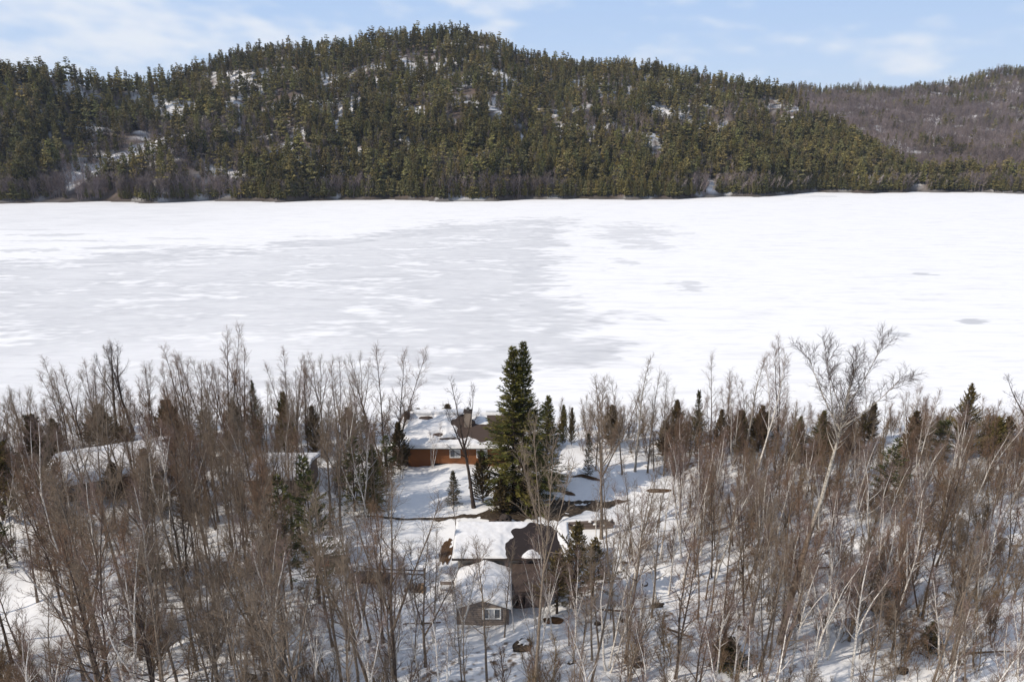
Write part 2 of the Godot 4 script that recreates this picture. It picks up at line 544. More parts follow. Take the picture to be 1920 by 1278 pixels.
func lake_texture() -> ImageTexture:
	var w := 2048
	var h := 1024
	var broad := bytes_of(noise(31, 0.026, 5), 1200, 1024, w, h)
	var fine := bytes_of(noise(32, 0.085, 4), 1200, 1024, w, h)
	var blotch := bytes_of(noise(33, 0.012, 3), 768, 384, w, h)
	var fleck := bytes_of(noise(34, 0.22, 2), 1400, 1024, w, h)
	var edge_r := [[-405.0, 31.0], [-353.0, 25.0], [-253.0, 10.0], [-182.0, 12.0], [-146.0, 18.0], [-127.0, 16.0], [-121.0, 2.0], [-115.0, -17.0], [-110.0, -70.0]]
	var edge_t := [[-700.0, -225.0], [-181.0, -239.0], [-138.0, -266.0], [-91.0, -292.0], [-33.0, -350.0], [12.0, -375.0]]
	# grey, snow-free spots: x, z, half width, half depth, strength
	var spots := [[55.0, -320.0, 22.0, 34.0, 0.9], [52.0, -285.0, 14.0, 16.0, 0.9], [40.0, -242.0, 4.0, 8.0, 0.9], [30.0, -226.0, 6.0, 5.0, 0.8], [52.0, -197.0, 5.0, 9.0, 1.0], [28.0, -169.0, 4.0, 3.0, 0.8], [110.0, -159.0, 3.2, 2.6, 1.5], [133.0, -218.0, 4.0, 2.5, 1.3], [111.0, -180.0, 2.4, 1.6, 1.2], [87.0, -147.0, 1.6, 1.2, 1.2], [233.0, -529.0, 16.0, 6.0, 1.0], [-209.0, -312.0, 16.0, 3.5, 0.9], [-191.0, -293.0, 22.0, 4.0, 0.9], [-192.0, -266.0, 18.0, 5.0, 1.0], [-156.0, -273.0, 17.0, 3.5, 1.0], [-120.0, -262.0, 14.0, 3.0, 0.8], [-236.0, -330.0, 20.0, 4.0, 0.8], [-150.0, -300.0, 24.0, 3.0, 0.7]]
	var data := PackedByteArray()
	data.resize(w * h * 3)
	for y in h:
		var z := lerpf(-600.0, -90.0, (y + 0.5) / h)
		var xr := curve(edge_r, z)
		var near := []
		for s in spots:
			if absf(z - s[1]) < s[3] * 1.8: near.append(s)
		for x in w:
			var at := y * w + x
			var wx := lerpf(-700.0, 700.0, (x + 0.5) / w)
			var b := broad[at] / 127.5 - 1.0
			var f := (fine[at] / 127.5 - 1.0) * 0.75 + (fleck[at] / 127.5 - 1.0) * 0.5
			var q := blotch[at] / 127.5 - 1.0
			var d := (xr - wx) / 16.0 + 0.3
			if wx > -260.0: 
				d = minf(d, (z - curve(edge_t, wx)) / 32.0)
			else:
				d = minf(d, (z + 226.0) / 32.0)
			var g := smoothstep(-0.35, 0.5, minf(d, 0.5) + b * 0.85 + f * 0.8) * (0.84 + 0.30 * f)
			if d > 1.0: g *= 1.0 - 0.45 * smoothstep(-0.05, 0.6, b * 0.6 + f * 0.75 + q * 0.4)
			if wx < -15.0: g *= 1.0 - 0.4 * smoothstep(-165.0, -112.0, z + q * 25.0) * smoothstep(-15.0, -60.0, wx)
			g = maxf(g, 0.42 * smoothstep(-300.0, -360.0, z) * smoothstep(-90.0, -230.0, wx) * (0.8 + 0.4 * b))
			for s in near:
				var e := 1.0 - Vector2((wx - s[0]) / s[2], (z - s[1]) / s[3]).length() + b * 0.9 + f * 1.1
				g = maxf(g, smoothstep(0.0, 0.5, e) * 0.75 * s[4])
			g += 0.045 * f + 0.03 * q
			var p := Vector3(0.84, 0.84, 0.845).lerp(Vector3(0.585, 0.592, 0.61), clampf(g, 0.0, 1.2))
			data[at * 3] = lut[clampi(int(p.x * 1023.0), 0, 1023)]
			data[at * 3 + 1] = lut[clampi(int(p.y * 1023.0), 0, 1023)]
			data[at * 3 + 2] = lut[clampi(int(p.z * 1023.0), 0, 1023)]
	return ImageTexture.create_from_image(Image.create_from_data(w, h, false, Image.FORMAT_RGB8, data))

func drift_texture() -> ImageTexture:   # faint wind drifts on the snow: long ones, short ones, and calm places
	var w := 1024
	var a := noise(72, 0.022, 4).get_seamless_image(256, 1024)
	var b := noise(73, 0.06, 2).get_seamless_image(512, 1024)
	var c := noise(74, 0.012, 2).get_seamless_image(512, 512)
	var layer := []
	for im in [a, b, c]:
		im.convert(Image.FORMAT_L8)
		im.resize(w, w, Image.INTERPOLATE_CUBIC)
		layer.append(im.get_data())
	var data := PackedByteArray()
	data.resize(w * w * 3)
	for i in w * w:
		var calm := smoothstep(0.35, 0.65, layer[2][i] / 255.0)
		var l := 1.0 - 0.10 * smoothstep(0.5, 0.95, layer[0][i] / 255.0) - 0.085 * calm * smoothstep(0.45, 0.9, layer[1][i] / 255.0)
		data[i * 3] = lut[int(l * 1023.0)]
		data[i * 3 + 1] = data[i * 3]
		data[i * 3 + 2] = lut[int(minf(l * 1.006, 1.0) * 1023.0)]
	return ImageTexture.create_from_image(Image.create_from_data(w, w, false, Image.FORMAT_RGB8, data))

var lut := PackedByteArray()

func clearing(x: float, z: float) -> float:   # 1 in the open yard round the houses, 0 in the woods
	var a := 1.0 - Vector2((x - 3.0) / 15.0, (z + 69.0) / 12.0).length()
	var b := 1.0 - Vector2((x + 2.0) / 9.5, (z + 54.0) / 14.0).length()
	var c := 1.0 - Vector2((x + 12.0) / 7.0, (z + 53.0) / 6.0).length()
	return maxf(maxf(a, b), c)

func snow_texture() -> ImageTexture:
	var w := 2000
	var h := 1000
	var speck := bytes_of(noise(41, 0.33, 2), 1000, 500, w, h)
	var patch := bytes_of(noise(42, 0.02, 3), 1000, 500, w, h)
	var grit := bytes_of(noise(43, 0.5, 2), w, h, w, h)
	var data := PackedByteArray()
	data.resize(w * h * 3)
	for y in h:
		var z := lerpf(-130.0, 30.0, (y + 0.5) / h)
		for x in w:
			var at := y * w + x
			var s := speck[at] / 127.5 - 1.0
			var q := patch[at] / 127.5 - 1.0
			var r := grit[at] / 127.5 - 1.0
			var wood := 1.0
			if z < -44.0 and absf(lerpf(-160.0, 160.0, (x + 0.5) / w)) < 20.0:
				wood = clampf(0.3 - clearing(lerpf(-160.0, 160.0, (x + 0.5) / w), z) * 2.0, 0.0, 1.0)
			var dirt := smoothstep(0.38, 0.72, s * 0.8 + q * 0.55 + r * 0.25 - 0.35 * (1.0 - wood) - 0.02)
			if z < -98.0: dirt = 0.0
			var l := 0.80 + 0.03 * q + 0.025 * r
			data[at * 3] = lut[int(clampf(lerpf(l, 0.17, dirt), 0, 1) * 1023.0)]
			data[at * 3 + 1] = lut[int(clampf(lerpf(l, 0.12, dirt), 0, 1) * 1023.0)]
			data[at * 3 + 2] = lut[int(clampf(lerpf(l * 1.005, 0.085, dirt), 0, 1) * 1023.0)]
	return ImageTexture.create_from_image(Image.create_from_data(w, h, false, Image.FORMAT_RGB8, data))


# ---------------------------------------------------------------- snow that lies on roofs
func grid_mesh(p: PackedVector3Array, nx: int, ny: int) -> ArrayMesh:   # rows of nx points, y runs away from the eave
	var b := Mb.new()
	b.v = p
	for j in ny:
		for i in nx:
			var du := p[j * nx + mini(i + 1, nx - 1)] - p[j * nx + maxi(i - 1, 0)]
			var dv := p[mini(j + 1, ny - 1) * nx + i] - p[maxi(j - 1, 0) * nx + i]
			var q := du.cross(dv).normalized()
			b.n.append(q if q.y >= 0.0 else -q)
			b.uv.append(Vector2(float(i) / nx, float(j) / ny))
	for j in ny - 1:
		for i in nx - 1:
			var a := j * nx + i
			if (p[a + 1] - p[a]).cross(p[a + nx] - p[a]).y > 0.0:
				b.ix.append_array([a, a + nx, a + 1, a + 1, a + nx, a + nx + 1])
			else:
				b.ix.append_array([a, a + 1, a + nx, a + 1, a + nx + 1, a + nx])
	return b.mesh()

func roof_snow(e0: Vector3, e1: Vector3, r0: Vector3, r1: Vector3, thick: float, mask: Callable) -> ArrayMesh:
	var nx := 110
	var ny := 50
	var p := PackedVector3Array()
	for j in ny:
		for i in nx:
			var u := float(i) / (nx - 1)
			var v := float(j) / (ny - 1)
			var at := e0.lerp(e1, u).lerp(r0.lerp(r1, u), v)
			var m: float = mask.call(u, v) + lumps.get_noise_2d(at.x * 0.8, at.z * 0.8 + at.y) * 0.24
			var y := thick * sm(0.0, 0.45, m) * (1.0 + 0.4 * mounds.get_noise_2d(at.x * 4.0, at.z * 4.0)) if m > 0.0 else maxf(-0.1, m * 0.5)
			if j == 0 or i == 0 or i == nx - 1: y = minf(y, -0.03)
			if i == 1 or i == nx - 2 or j == ny - 1: y = minf(y, thick * 0.5)
			p.append(at + Vector3(0, y + 0.004, 0))
	return grid_mesh(p, nx, ny)

func slab(a: Vector3, b: Vector3, c: Vector3, d: Vector3, t: float) -> ArrayMesh:   # a roof board: four corners, thickness downwards
	var m := Mb.new()
	var o := Vector3(0, -t, 0)
	m.quad(a, d, c, b)
	m.quad(a + o, b + o, c + o, d + o)
	m.quad(a, b, b + o, a + o)
	m.quad(b, c, c + o, b + o)
	m.quad(c, d, d + o, c + o)
	m.quad(d, a, a + o, d + o)
	return m.mesh()

func boxed(o: Vector3, s: Vector3) -> ArrayMesh:
	var m := Mb.new()
	m.box(o, s)
	return m.mesh()

func window(parent: Node, o: Vector3, w: float, h: float, panes: int, frame: Material, glass: Array, turn := 0.0) -> void:   # o: centre of the opening on the wall's face, facing +z
	var f := Mb.new()
	for s in [-1, 1]:
		f.box(Vector3(s * (w * 0.5 + 0.05), 0, 0.03), Vector3(0.1, h + 0.2, 0.1))
		f.box(Vector3(0, s * (h * 0.5 + 0.05), 0.03), Vector3(w, 0.1, 0.094))
	for i in range(1, panes):
		f.box(Vector3(-w * 0.5 + w * i / panes, 0, 0.025), Vector3(0.07, h, 0.08))
	var fr := part("window", f.mesh(), frame, parent)
	fr.position = o
	fr.rotation.y = turn
	for i in panes:
		part("pane", boxed(Vector3(-w * 0.5 + w * (i + 0.5) / panes, 0, 0.012), Vector3(w / panes - 0.07, h, 0.014)), glass[i % glass.size()], fr)


# ---------------------------------------------------------------- placing trees
var protos := {}
var counts := {}
var placed := []   # [x, z, keep-off radius]

func make_proto(kind: String, meshes: Array, bark: Material, leaf: Material) -> void:
	var o := Node3D.new()
	part("trunk", meshes[0], bark, o)
	part("crown", meshes[1], leaf, o)
	o.set_meta("category", "tree")
	if not protos.has(kind): protos[kind] = []
	protos[kind].append([o, meshes[2], meshes[3] if meshes.size() > 3 else 0.0])

func place(kind: String, x: float, z: float, h: float, lx: float, lz: float, w := 0.0, pick := -1) -> Node3D:
	var list: Array = protos[kind]
	var k: int = counts.get(kind, 0)
	counts[kind] = k + 1
	var pr: Array = list[(k if pick < 0 else pick) % list.size()]
	var o: Node3D = pr[0].duplicate()
	var names := {"slim": "bare_tree", "maple": "bare_tree", "fan": "bare_tree", "twiggy": "bare_tree", "oak": "bare_tree", "birch": "birch_tree", "aspen": "aspen_tree", "poplar": "poplar_tree", "spruce": "spruce_tree", "cedar": "cedar_tree", "pine": "pine_tree", "fir": "fir_tree"}
	o.name = numbered(names[kind])
	add_child(o)
	var up := Vector3(lx, h, lz).normalized()
	var axis := Vector3.UP.cross(up)
	var bs := Basis(axis.normalized(), Vector3.UP.angle_to(up)) if axis.length() > 0.001 else Basis()
	var s: float = h / pr[1]
	var sw: float = w / pr[2] if w > 0.0 and pr[2] > 0.0 else s * rng.randf_range(0.9, 1.12)
	var yaw := rng.randf() * TAU
	o.transform = Transform3D(bs * Basis(Vector3.UP, yaw) * Basis.from_scale(Vector3(sw, s, sw)), Vector3(x, land(x, z) - 0.03, z))
	placed.append([x, z, 0.9])
	return o

func pixel(p: Vector3) -> Vector2:   # where a point falls in the photograph (1920 wide); used to word labels and to skip what lies outside the frame
	var q := p - Vector3(0, 42, 0)
	var a := deg_to_rad(16.5)
	var d := -q.z * cos(a) - q.y * sin(a)
	var u := q.y * cos(a) - q.z * sin(a)
	return Vector2(960.0 + 1280.0 * q.x / d, 639.0 - 1280.0 * u / d)

func scatter(parent: Node, called: String, m: Mesh, mt: Material, where: Array, tint: Array) -> void:
	var mm := MultiMesh.new()
	mm.transform_format = MultiMesh.TRANSFORM_3D
	mm.use_colors = true
	mm.mesh = m
	mm.instance_count = where.size()
	for i in where.size():
		mm.set_instance_transform(i, where[i])
		mm.set_instance_color(i, tint[i])
	var o := MultiMeshInstance3D.new()
	o.name = called
	o.multimesh = mm
	o.material_override = mt
	o.set_meta("kind", "stuff")
	parent.add_child(o, true)

func upright(x: float, y: float, z: float, h: float, w: float, tilt := 0.04) -> Transform3D:
	var b := Basis.from_euler(Vector3(rng.randf_range(-tilt, tilt), rng.randf() * TAU, rng.randf_range(-tilt, tilt)))
	return Transform3D(b * Basis.from_scale(Vector3(w, h, w)), Vector3(x, y, z))


func _ready() -> void:
	rng.seed = 7
	for i in 1024: lut.append(byte(i / 1023.0))
	# ------------------------------------------------ camera, sky, sun, exposure
	var cam := Camera3D.new()
	cam.name = "camera"
	cam.position = Vector3(0, 42, 0)
	cam.rotation_degrees = Vector3(-16.5, 0, 0)
	cam.fov = 53.06
	cam.near = 0.5
	cam.far = 6000.0
	add_child(cam)
	var env := Environment.new()
	env.background_mode = Environment.BG_SKY
	env.sky = Sky.new()
	env.sky.sky_material = make_sky()
	env.background_energy_multiplier = 1.0
	env.tonemap_mode = Environment.TONE_MAPPER_LINEAR
	env.tonemap_exposure = 1.0
	env.sdfgi_enabled = true
	env.ssao_enabled = true
	env.ssil_enabled = true
	env.fog_enabled = true
	env.fog_density = 0.00007
	env.fog_light_color = Color(0.78, 0.84, 0.95)
	var we := WorldEnvironment.new()
	we.name = "world_environment"
	we.environment = env
	add_child(we)
	var sun := DirectionalLight3D.new()
	sun.name = "sun"
	sun.light_energy = 1.35
	sun.light_color = Color(1.0, 0.955, 0.89)
	sun.light_angular_distance = 0.5
	sun.shadow_enabled = true
	sun.rotation_degrees = Vector3(-38.0, -64.0, 0)
	add_child(sun)
	materials()
	setting()
	far_woods()
	buildings()
	yard()
	near_trees()
	brush()


func materials() -> void:
	var b := bark_image(50, Color(0.27, 0.215, 0.165), Color(0.12, 0.094, 0.071), Color(0.05, 0.042, 0.037), 0.35)
	mat("grey_brown_bark", 1, 1, 1).albedo_texture = b
	var d := bark_image(52, Color(0.11, 0.082, 0.066), Color(0.055, 0.042, 0.035), Color(0.03, 0.024, 0.02), 0.35)
	mat("dark_bark", 1, 1, 1).albedo_texture = d
	var p := bark_image(54, Color(0.80, 0.77, 0.72), Color(0.62, 0.57, 0.51), Color(0.07, 0.06, 0.055), 0.33)
	mat("white_bark", 1, 1, 1, 0.75).albedo_texture = p
	var q := bark_image(56, Color(0.47, 0.43, 0.37), Color(0.33, 0.29, 0.24), Color(0.07, 0.06, 0.055), 0.30)
	mat("pale_bark", 1, 1, 1, 0.8).albedo_texture = q
	var old := Image.create(64, 512, false, Image.FORMAT_RGB8)
	var rough := noise(58, 0.06, 3)
	for y in 512:
		for x in 64:
			var pale := sm(0.38, 0.58, y / 512.0 + 0.12 * rough.get_noise_2d(x * 1.5, y * 0.5))
			var c := Color(0.15, 0.11, 0.082).lerp(Color(0.40, 0.36, 0.305), pale) * (1.0 + 0.45 * rough.get_noise_2d(x * 2.0, y * 2.0))
			if rough.get_noise_2d(x * 0.4 + 500.0, y * 5.0) > 0.32: c = c * 0.3
			old.set_pixel(x, y, c.linear_to_srgb())
	mat("poplar_bark", 1, 1, 1, 0.85).albedo_texture = ImageTexture.create_from_image(old)
	mat("grey_twigs", 0.200, 0.158, 0.120)
	mat("brown_twigs", 0.185, 0.141, 0.103)
	mat("red_twigs", 0.170, 0.108, 0.072)
	mat("birch_twigs", 0.20, 0.145, 0.125)
	mat("dark_twigs", 0.075, 0.056, 0.047)
	for k in ["spruce_green", "cedar_green", "pine_green", "fir_green"]:
		mat(k, 1, 1, 1, 0.8).vertex_color_use_as_albedo = true
	mat("far_needles", 0.150, 0.138, 0.056).vertex_color_use_as_albedo = true
	mat("far_needles_dark", 0.108, 0.104, 0.048).vertex_color_use_as_albedo = true
	mat("far_needles_olive", 0.172, 0.148, 0.058).vertex_color_use_as_albedo = true
	mat("far_branches", 0.185, 0.155, 0.145).vertex_color_use_as_albedo = true
	var s := mat("snow", 0.80, 0.80, 0.805, 0.9, 0.2)
	mat("roof_snow", 0.79, 0.79, 0.80, 0.9, 0.2).albedo_texture = grain(68, Color(0.91, 0.905, 0.90), Color(1, 1, 1), 0.035, 256)
	M.roof_snow.uv1_triplanar = true
	M.roof_snow.uv1_world_triplanar = true
	M.roof_snow.uv1_scale = Vector3(0.21, 0.21, 0.21)
	mat("shingles", 0.095, 0.070, 0.060, 0.95).albedo_texture = grain(61, Color(0.75, 0.75, 0.75), Color(1, 1, 1), 0.2)
	M.shingles.uv1_triplanar = true
	M.shingles.uv1_scale = Vector3(0.7, 0.7, 0.7)
	mat("dark_shingles", 0.050, 0.040, 0.040, 0.95).albedo_texture = grain(62, Color(0.6, 0.6, 0.6), Color(1, 1, 1), 0.2)
	M.dark_shingles.uv1_triplanar = true
	M.dark_shingles.uv1_scale = Vector3(0.6, 0.6, 0.6)
	mat("brick", 0.31, 0.135, 0.062, 0.9).albedo_texture = grain(63, Color(0.65, 0.62, 0.6), Color(1, 1, 1), 0.25)
	M.brick.uv1_triplanar = true
	M.brick.uv1_scale = Vector3(0.8, 2.4, 0.8)
	mat("old_red_boards", 0.23, 0.10, 0.055)
	mat("beige_siding", 0.46, 0.41, 0.35)
	mat("grey_brown_siding", 0.25, 0.205, 0.175)
	mat("brown_boards", 0.15, 0.118, 0.103)
	mat("dark_boards", 0.06, 0.047, 0.04)
	mat("white_paint", 0.72, 0.72, 0.70, 0.6)
	mat("trim_brown", 0.05, 0.04, 0.036)
	mat("chimney_stone", 0.50, 0.44, 0.37, 0.9).albedo_texture = grain(64, Color(0.55, 0.5, 0.48), Color(1, 1, 1), 0.12)
	M.chimney_stone.uv1_triplanar = true
	mat("black_opening", 0.012, 0.011, 0.011, 0.7)
	mat("dark_glass", 0.10, 0.11, 0.125, 0.12, 0.5)
	mat("curtained_glass", 0.42, 0.43, 0.44, 0.15, 0.5)
	mat("metal", 0.12, 0.12, 0.12, 0.5)
	mat("wet_asphalt", 0.105, 0.082, 0.062, 0.85).albedo_texture = grain(65, Color(0.5, 0.48, 0.45), Color(1, 1, 1), 0.05, 256)
	M.wet_asphalt.uv1_triplanar = true
	M.wet_asphalt.uv1_world_triplanar = true
	M.wet_asphalt.uv1_scale = Vector3(0.22, 0.22, 0.22)
	mat("dead_leaves", 0.17, 0.10, 0.055).albedo_texture = grain(66, Color(0.5, 0.48, 0.45), Color(1, 1, 1), 0.15)
	M.dead_leaves.uv1_triplanar = true
	M.dead_leaves.uv1_scale = Vector3(0.6, 0.6, 0.6)
	mat("log_wood", 0.30, 0.20, 0.12)
	mat("log_bark", 0.10, 0.07, 0.052)
	mat("rock", 0.095, 0.078, 0.065).albedo_texture = grain(67, Color(0.5, 0.48, 0.45), Color(1, 1, 1), 0.1)
	M.rock.uv1_triplanar = true


func setting() -> void:
	var base := PlaneMesh.new()
	base.size = Vector2(9000, 9000)
	tag(put("ground", base, M.snow), "", "", "", "structure").position = Vector3(0, -5.0, -1500)
	# the frozen lake
	var b := Mb.new()
	for q in [[0, 0], [1, 0], [0, 1], [1, 1]]:
		b.v.append(Vector3(lerpf(-700, 700, q[0]), 0, lerpf(-600, -90, q[1])))
		b.n.append(Vector3.UP)
		b.uv.append(Vector2(q[0], q[1]))
	b.ix.append_array([0, 1, 2, 1, 3, 2])
	var m := mat("lake_ice", 1, 1, 1, 0.75, 0.3)
	m.albedo_texture = lake_texture()
	m.detail_enabled = true
	m.detail_blend_mode = BaseMaterial3D.BLEND_MODE_MUL
	m.detail_albedo = drift_texture()
	m.detail_uv_layer = BaseMaterial3D.DETAIL_UV_2
	m.uv2_triplanar = true
	m.uv2_world_triplanar = true
	m.uv2_scale = Vector3(0.0062, 0.0102, 0.0102)
	tag(put("frozen_lake", b.mesh(), m), "", "", "", "structure")
	# the near bank
	var g := mat("snowy_ground", 1, 1, 1, 0.9, 0.2)
	g.albedo_texture = snow_texture()
	g.texture_repeat = false
	tag(put("snowy_bank", sheet(-160, 160, -130, 30, 0.8, land), g), "", "", "", "structure")
	# hills on the other side
	var ledge := noise(9, 0.02, 4)
	var hm := mat("hill_ground", 1, 1, 1, 0.95, 0.15)
	hm.vertex_color_use_as_albedo = true
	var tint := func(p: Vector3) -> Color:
		var k := sm(-0.12, 0.28, ledge.get_noise_2d(p.x, p.z) + 0.6 * ledge.get_noise_2d(p.x * 5.0, p.z * 5.0) - (0.07 if p.z < -600.0 and p.x > 330.0 else 0.0))
		var soil := Color(0.10, 0.082, 0.07).lerp(Color(0.15, 0.115, 0.095), clampf(ledge.get_noise_2d(p.z * 3.0, p.x * 3.0) + 0.5, 0, 1))
		for q in bald:
			if absf(p.x - q[0]) < q[2] + 1.0 and absf(p.z - q[1]) < q[2] + 1.0: k = 1.0
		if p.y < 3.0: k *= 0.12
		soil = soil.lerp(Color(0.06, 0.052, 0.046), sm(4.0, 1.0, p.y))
		return soil.lerp(Color(0.70, 0.70, 0.71), k)
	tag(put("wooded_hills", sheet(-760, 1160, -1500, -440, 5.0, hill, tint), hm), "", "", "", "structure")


# ---------------------------------------------------------------- the far shore's woods
var bald := [[-318.0, -476.0, 2.5], [-314.0, -492.0, 3.5], [-311.0, -508.0, 7.0], [-306.0, -522.0, 7.0], [-298.0, -535.0, 7.0], [-288.0, -548.0, 7.5], [-276.0, -560.0, 6.0], [-264.0, -570.0, 7.5], [-180.0, -545.0, 7.5], [-176.0, -557.0, 6.0], [-171.0, -570.0, 7.5], [-286.0, -612.0, 9.0], [-276.0, -622.0, 8.0], [330.0, -900.0, 17.0], [345.0, -915.0, 17.0], [-40.0, -640.0, 8.0], [10.0, -600.0, 6.0]]

func far_woods() -> void:
	var pines := []
	for k in 6:
		pines.append(far_pine(100 + k, [16.0, 15.0, 17.0, 14.0, 16.0, 13.0][k], [6.4, 4.8, 7.2, 4.0, 5.8, 4.3][k], [2.0, 1.2, 4.5, 0.8, 3.5, 1.0][k], [0.45, 0.2, 0.7, 0.1, 0.6, 0.15][k], [7, 8, 7, 8, 7, 8][k]))
	var bares := []
	for k in 4:
		bares.append(far_bare(120 + k, 11.0 + k, 5.5))
	var grove := noise(11, 0.011, 3)
	var gap := noise(12, 0.028, 2)
	var hue := noise(13, 0.02, 2)
	var tall := []      # pines: [x, y, z, height, which, colour, nearness]
	var bare_where := [[], [], [], []]
	var bare_tint := [[], [], [], []]
	var step := 5.9
	for n0 in 139000:
			# first an even scatter over all the slopes, then more along the water, where the stand is thicker
			var x := -640.0 + rng.randf() * 1700.0
			var z := -462.0 - rng.randf() * 740.0
			if n0 < 288 * 125:
				x = -640.0 + (n0 % 288 + rng.randf()) * step
				z = -462.0 - (n0 / 288 + rng.randf()) * step
			elif n0 < 288 * 125 + 8000:
				x = rng.randf_range(-520.0, 560.0)
				z = shore(x) - pow(rng.randf(), 1.3) * 130.0
			elif n0 < 288 * 125 + 12000:
				x = rng.randf_range(-520.0, 560.0)
				z = shore(x) - 0.2 - rng.randf() * 5.0
			else:
				break
			var ahead := shore(x) - z
			if ahead < 0.1: continue
			var zr := curve(ridge, x, 1)
			var hr := curve(ridge, x, 2)
			var f := ahead / maxf(shore(x) - zr, 20.0)
			var g := clampf(ahead / (shore(x) + 1150.0), 0.0, 2.0)
			var main := hr * minf(f, 1.0) - maxf(f - 1.0, 0.0) * 30.0 > curve(far_ridge, x) * minf(g, 1.0) - 2.0 and hr > 3.0
			if f > 1.1 and g > 1.03: continue
			if not main and x < 60.0: continue
			var y := hill(x, z)
			var px := pixel(Vector3(x, y + 8.0, z))
			if px.x < -70.0 or px.x > 1990.0: continue
			var open := false
			for q in bald:
				if absf(x - q[0]) < q[2] and absf(z - q[1]) < q[2]: open = true
			if open: continue
			var gr := grove.get_noise_2d(x, z)
			var gp := gap.get_noise_2d(x, z)
			var is_pine := 0.0
			if main:
				is_pine = 0.86 + gr * 0.5
				if gp > 0.31 + 0.2 * sm(90.0, 30.0, ahead) + 0.25 * sm(0.8, 1.0, f): continue
				if ahead < 120.0: is_pine = 0.84 + gr * 0.5
				if x < -190.0 and x > -330.0 and ahead < 95.0: is_pine = 0.3
				for q in bald:
					if absf(x - q[0]) < q[2] + 2.0 and z - q[1] > 0.0 and z - q[1] < q[2] + 13.0: is_pine = 0.0
				if x > 60.0 and absf(ahead - 90.0 - (x - 60.0) * 0.25) < 22.0: is_pine = 0.35
			else:
				is_pine = 0.05 + sm(0.15, 0.45, gr) * 0.75 + 0.62 * sm(0.80, 0.97, g) + (0.75 if ahead < 26.0 else 0.0)
				if gp > 0.42: continue
			var bright := 1.0 + hue.get_noise_2d(x, z) * 0.5
			if rng.randf() < is_pine:
				var h := rng.randf_range(10.5, 19.0) if main else rng.randf_range(9.0, 16.0)
				if ahead < 30.0: h = rng.randf_range(8.0, 21.0)
				if ahead < 6.0: h = rng.randf_range(3.5, 12.0)
				var warm := rng.randf()
				var k := bright * rng.randf_range(0.6, 1.25)
				tall.append([x, y, z, h, rng.randi() % 6, Color(k * (0.92 + 0.26 * warm), k, k * rng.randf_range(0.85, 1.25)), ahead if f < 0.9 or not main else 40.0 + absf(f - 1.0) * 300.0])
			else:
				for n in (1 if main else 3):
					var which := rng.randi() % 4
					var k := bright * rng.randf_range(0.75, 1.3)
					var h := rng.randf_range(0.6, 1.15)
					var xx := x + n * rng.randf_range(1.5, 3.0)
					bare_where[which].append(upright(xx, y, z + n * rng.randf_range(-2.0, 2.0), h, h * rng.randf_range(0.85, 1.25), 0.13))
					bare_tint[which].append(Color(k, k * 0.97, k * rng.randf_range(0.93, 1.06)))
	# pale stems that lean out over the ice along the right half of the far shore
	for k in 150:
		var x := rng.randf_range(120.0, 430.0)
		var z := shore(x) - rng.randf_range(0.5, 12.0)
		var h := rng.randf_range(0.5, 0.9)
		var bs := Basis.from_euler(Vector3(rng.randf_range(0.0, 0.45), 0.0, rng.randf_range(-0.75, 0.1))) * Basis(Vector3.UP, rng.randf() * TAU)
		bare_where[k % 4].append(Transform3D(bs * Basis.from_scale(Vector3(h * 0.8, h * 1.1, h * 0.8)), Vector3(x, hill(x, z), z)))
		bare_tint[k % 4].append(Color(1, 1, 1) * rng.randf_range(1.5, 2.6))
	tall.sort_custom(func(a, b): return a[6] < b[6])
	var single := []
	var rest := []
	for t in tall:
		var p := pixel(Vector3(t[0], t[1] + t[3] * 0.6, t[2]))
		if single.size() < 300 and p.x > 4.0 and p.x < 1916.0: single.append(t)
		else: rest.append(t)
	# the largest three hundred, each a tree of its own
	single.sort_custom(func(a, b): return pixel(Vector3(a[0], a[1], a[2])).x < pixel(Vector3(b[0], b[1], b[2])).x)
	var tally := {}
	for t in single:
		var px := pixel(Vector3(t[0], t[1], t[2]))
		var tone: String = "olive green" if t[5].r > t[5].g * 1.1 else ("dark green" if t[5].g < 0.95 else "green")
		var size: String = "tall" if t[3] > 13.5 else ("small" if t[3] < 9.5 else "mid-sized")
		var where: String
		if t[1] > 40.0: where = "on the skyline, left of its highest point" if px.x < 800.0 else ("on the hill's skyline, at its highest point" if px.x < 985.0 else "on the skyline, right of its highest point")
		elif px.x < 240.0: where = "on the far shore beside the snowy ledge"
		elif px.x < 560.0: where = "on far shore below the hill's left shoulder"
		elif px.x < 840.0: where = "on far shore left of the big spruce's top"
		elif px.x < 1110.0: where = "on far shore straight above the big spruce"
		elif px.x < 1450.0: where = "on far shore below the lower right ridge"
		elif px.x < 1660.0: where = "on far shore where the right flank ends"
		else: where = "on the far shore, below the purple-grey hillside"
		var key := size + tone + where
		tally[key] = tally.get(key, 0) + 1
		var mt: Material = M.far_needles_olive if tone == "olive green" else (M.far_needles_dark if tone == "dark green" else M.far_needles)
		var o := put("pine_tree", pines[t[4]], mt)
		o.transform = upright(t[0], t[1], t[2], t[3] / 15.5, t[3] / 15.5 * rng.randf_range(0.85, 1.15))
		tag(o, "%s %s pine, %s from left, %s" % [size, tone, ordinal(tally[key]), where], "tree", "pines along the far shore and skyline")
	var wood := thing("pine_forest", "dense pine forest covering the hill across the lake", "forest")
	wood.set_meta("kind", "stuff")
	for k in 6:
		var where := []
		var tint := []
		for t in rest:
			if t[4] == k:
				where.append(upright(t[0], t[1], t[2], t[3] / 15.5, t[3] / 15.5 * rng.randf_range(0.85, 1.2)))
				tint.append(t[5])
		scatter(wood, "pine_trees", pines[k], M.far_needles, where, tint)
	var grey := thing("bare_forest", "purple-grey leafless wood on the right hillside and between the pines", "forest")
	grey.set_meta("kind", "stuff")
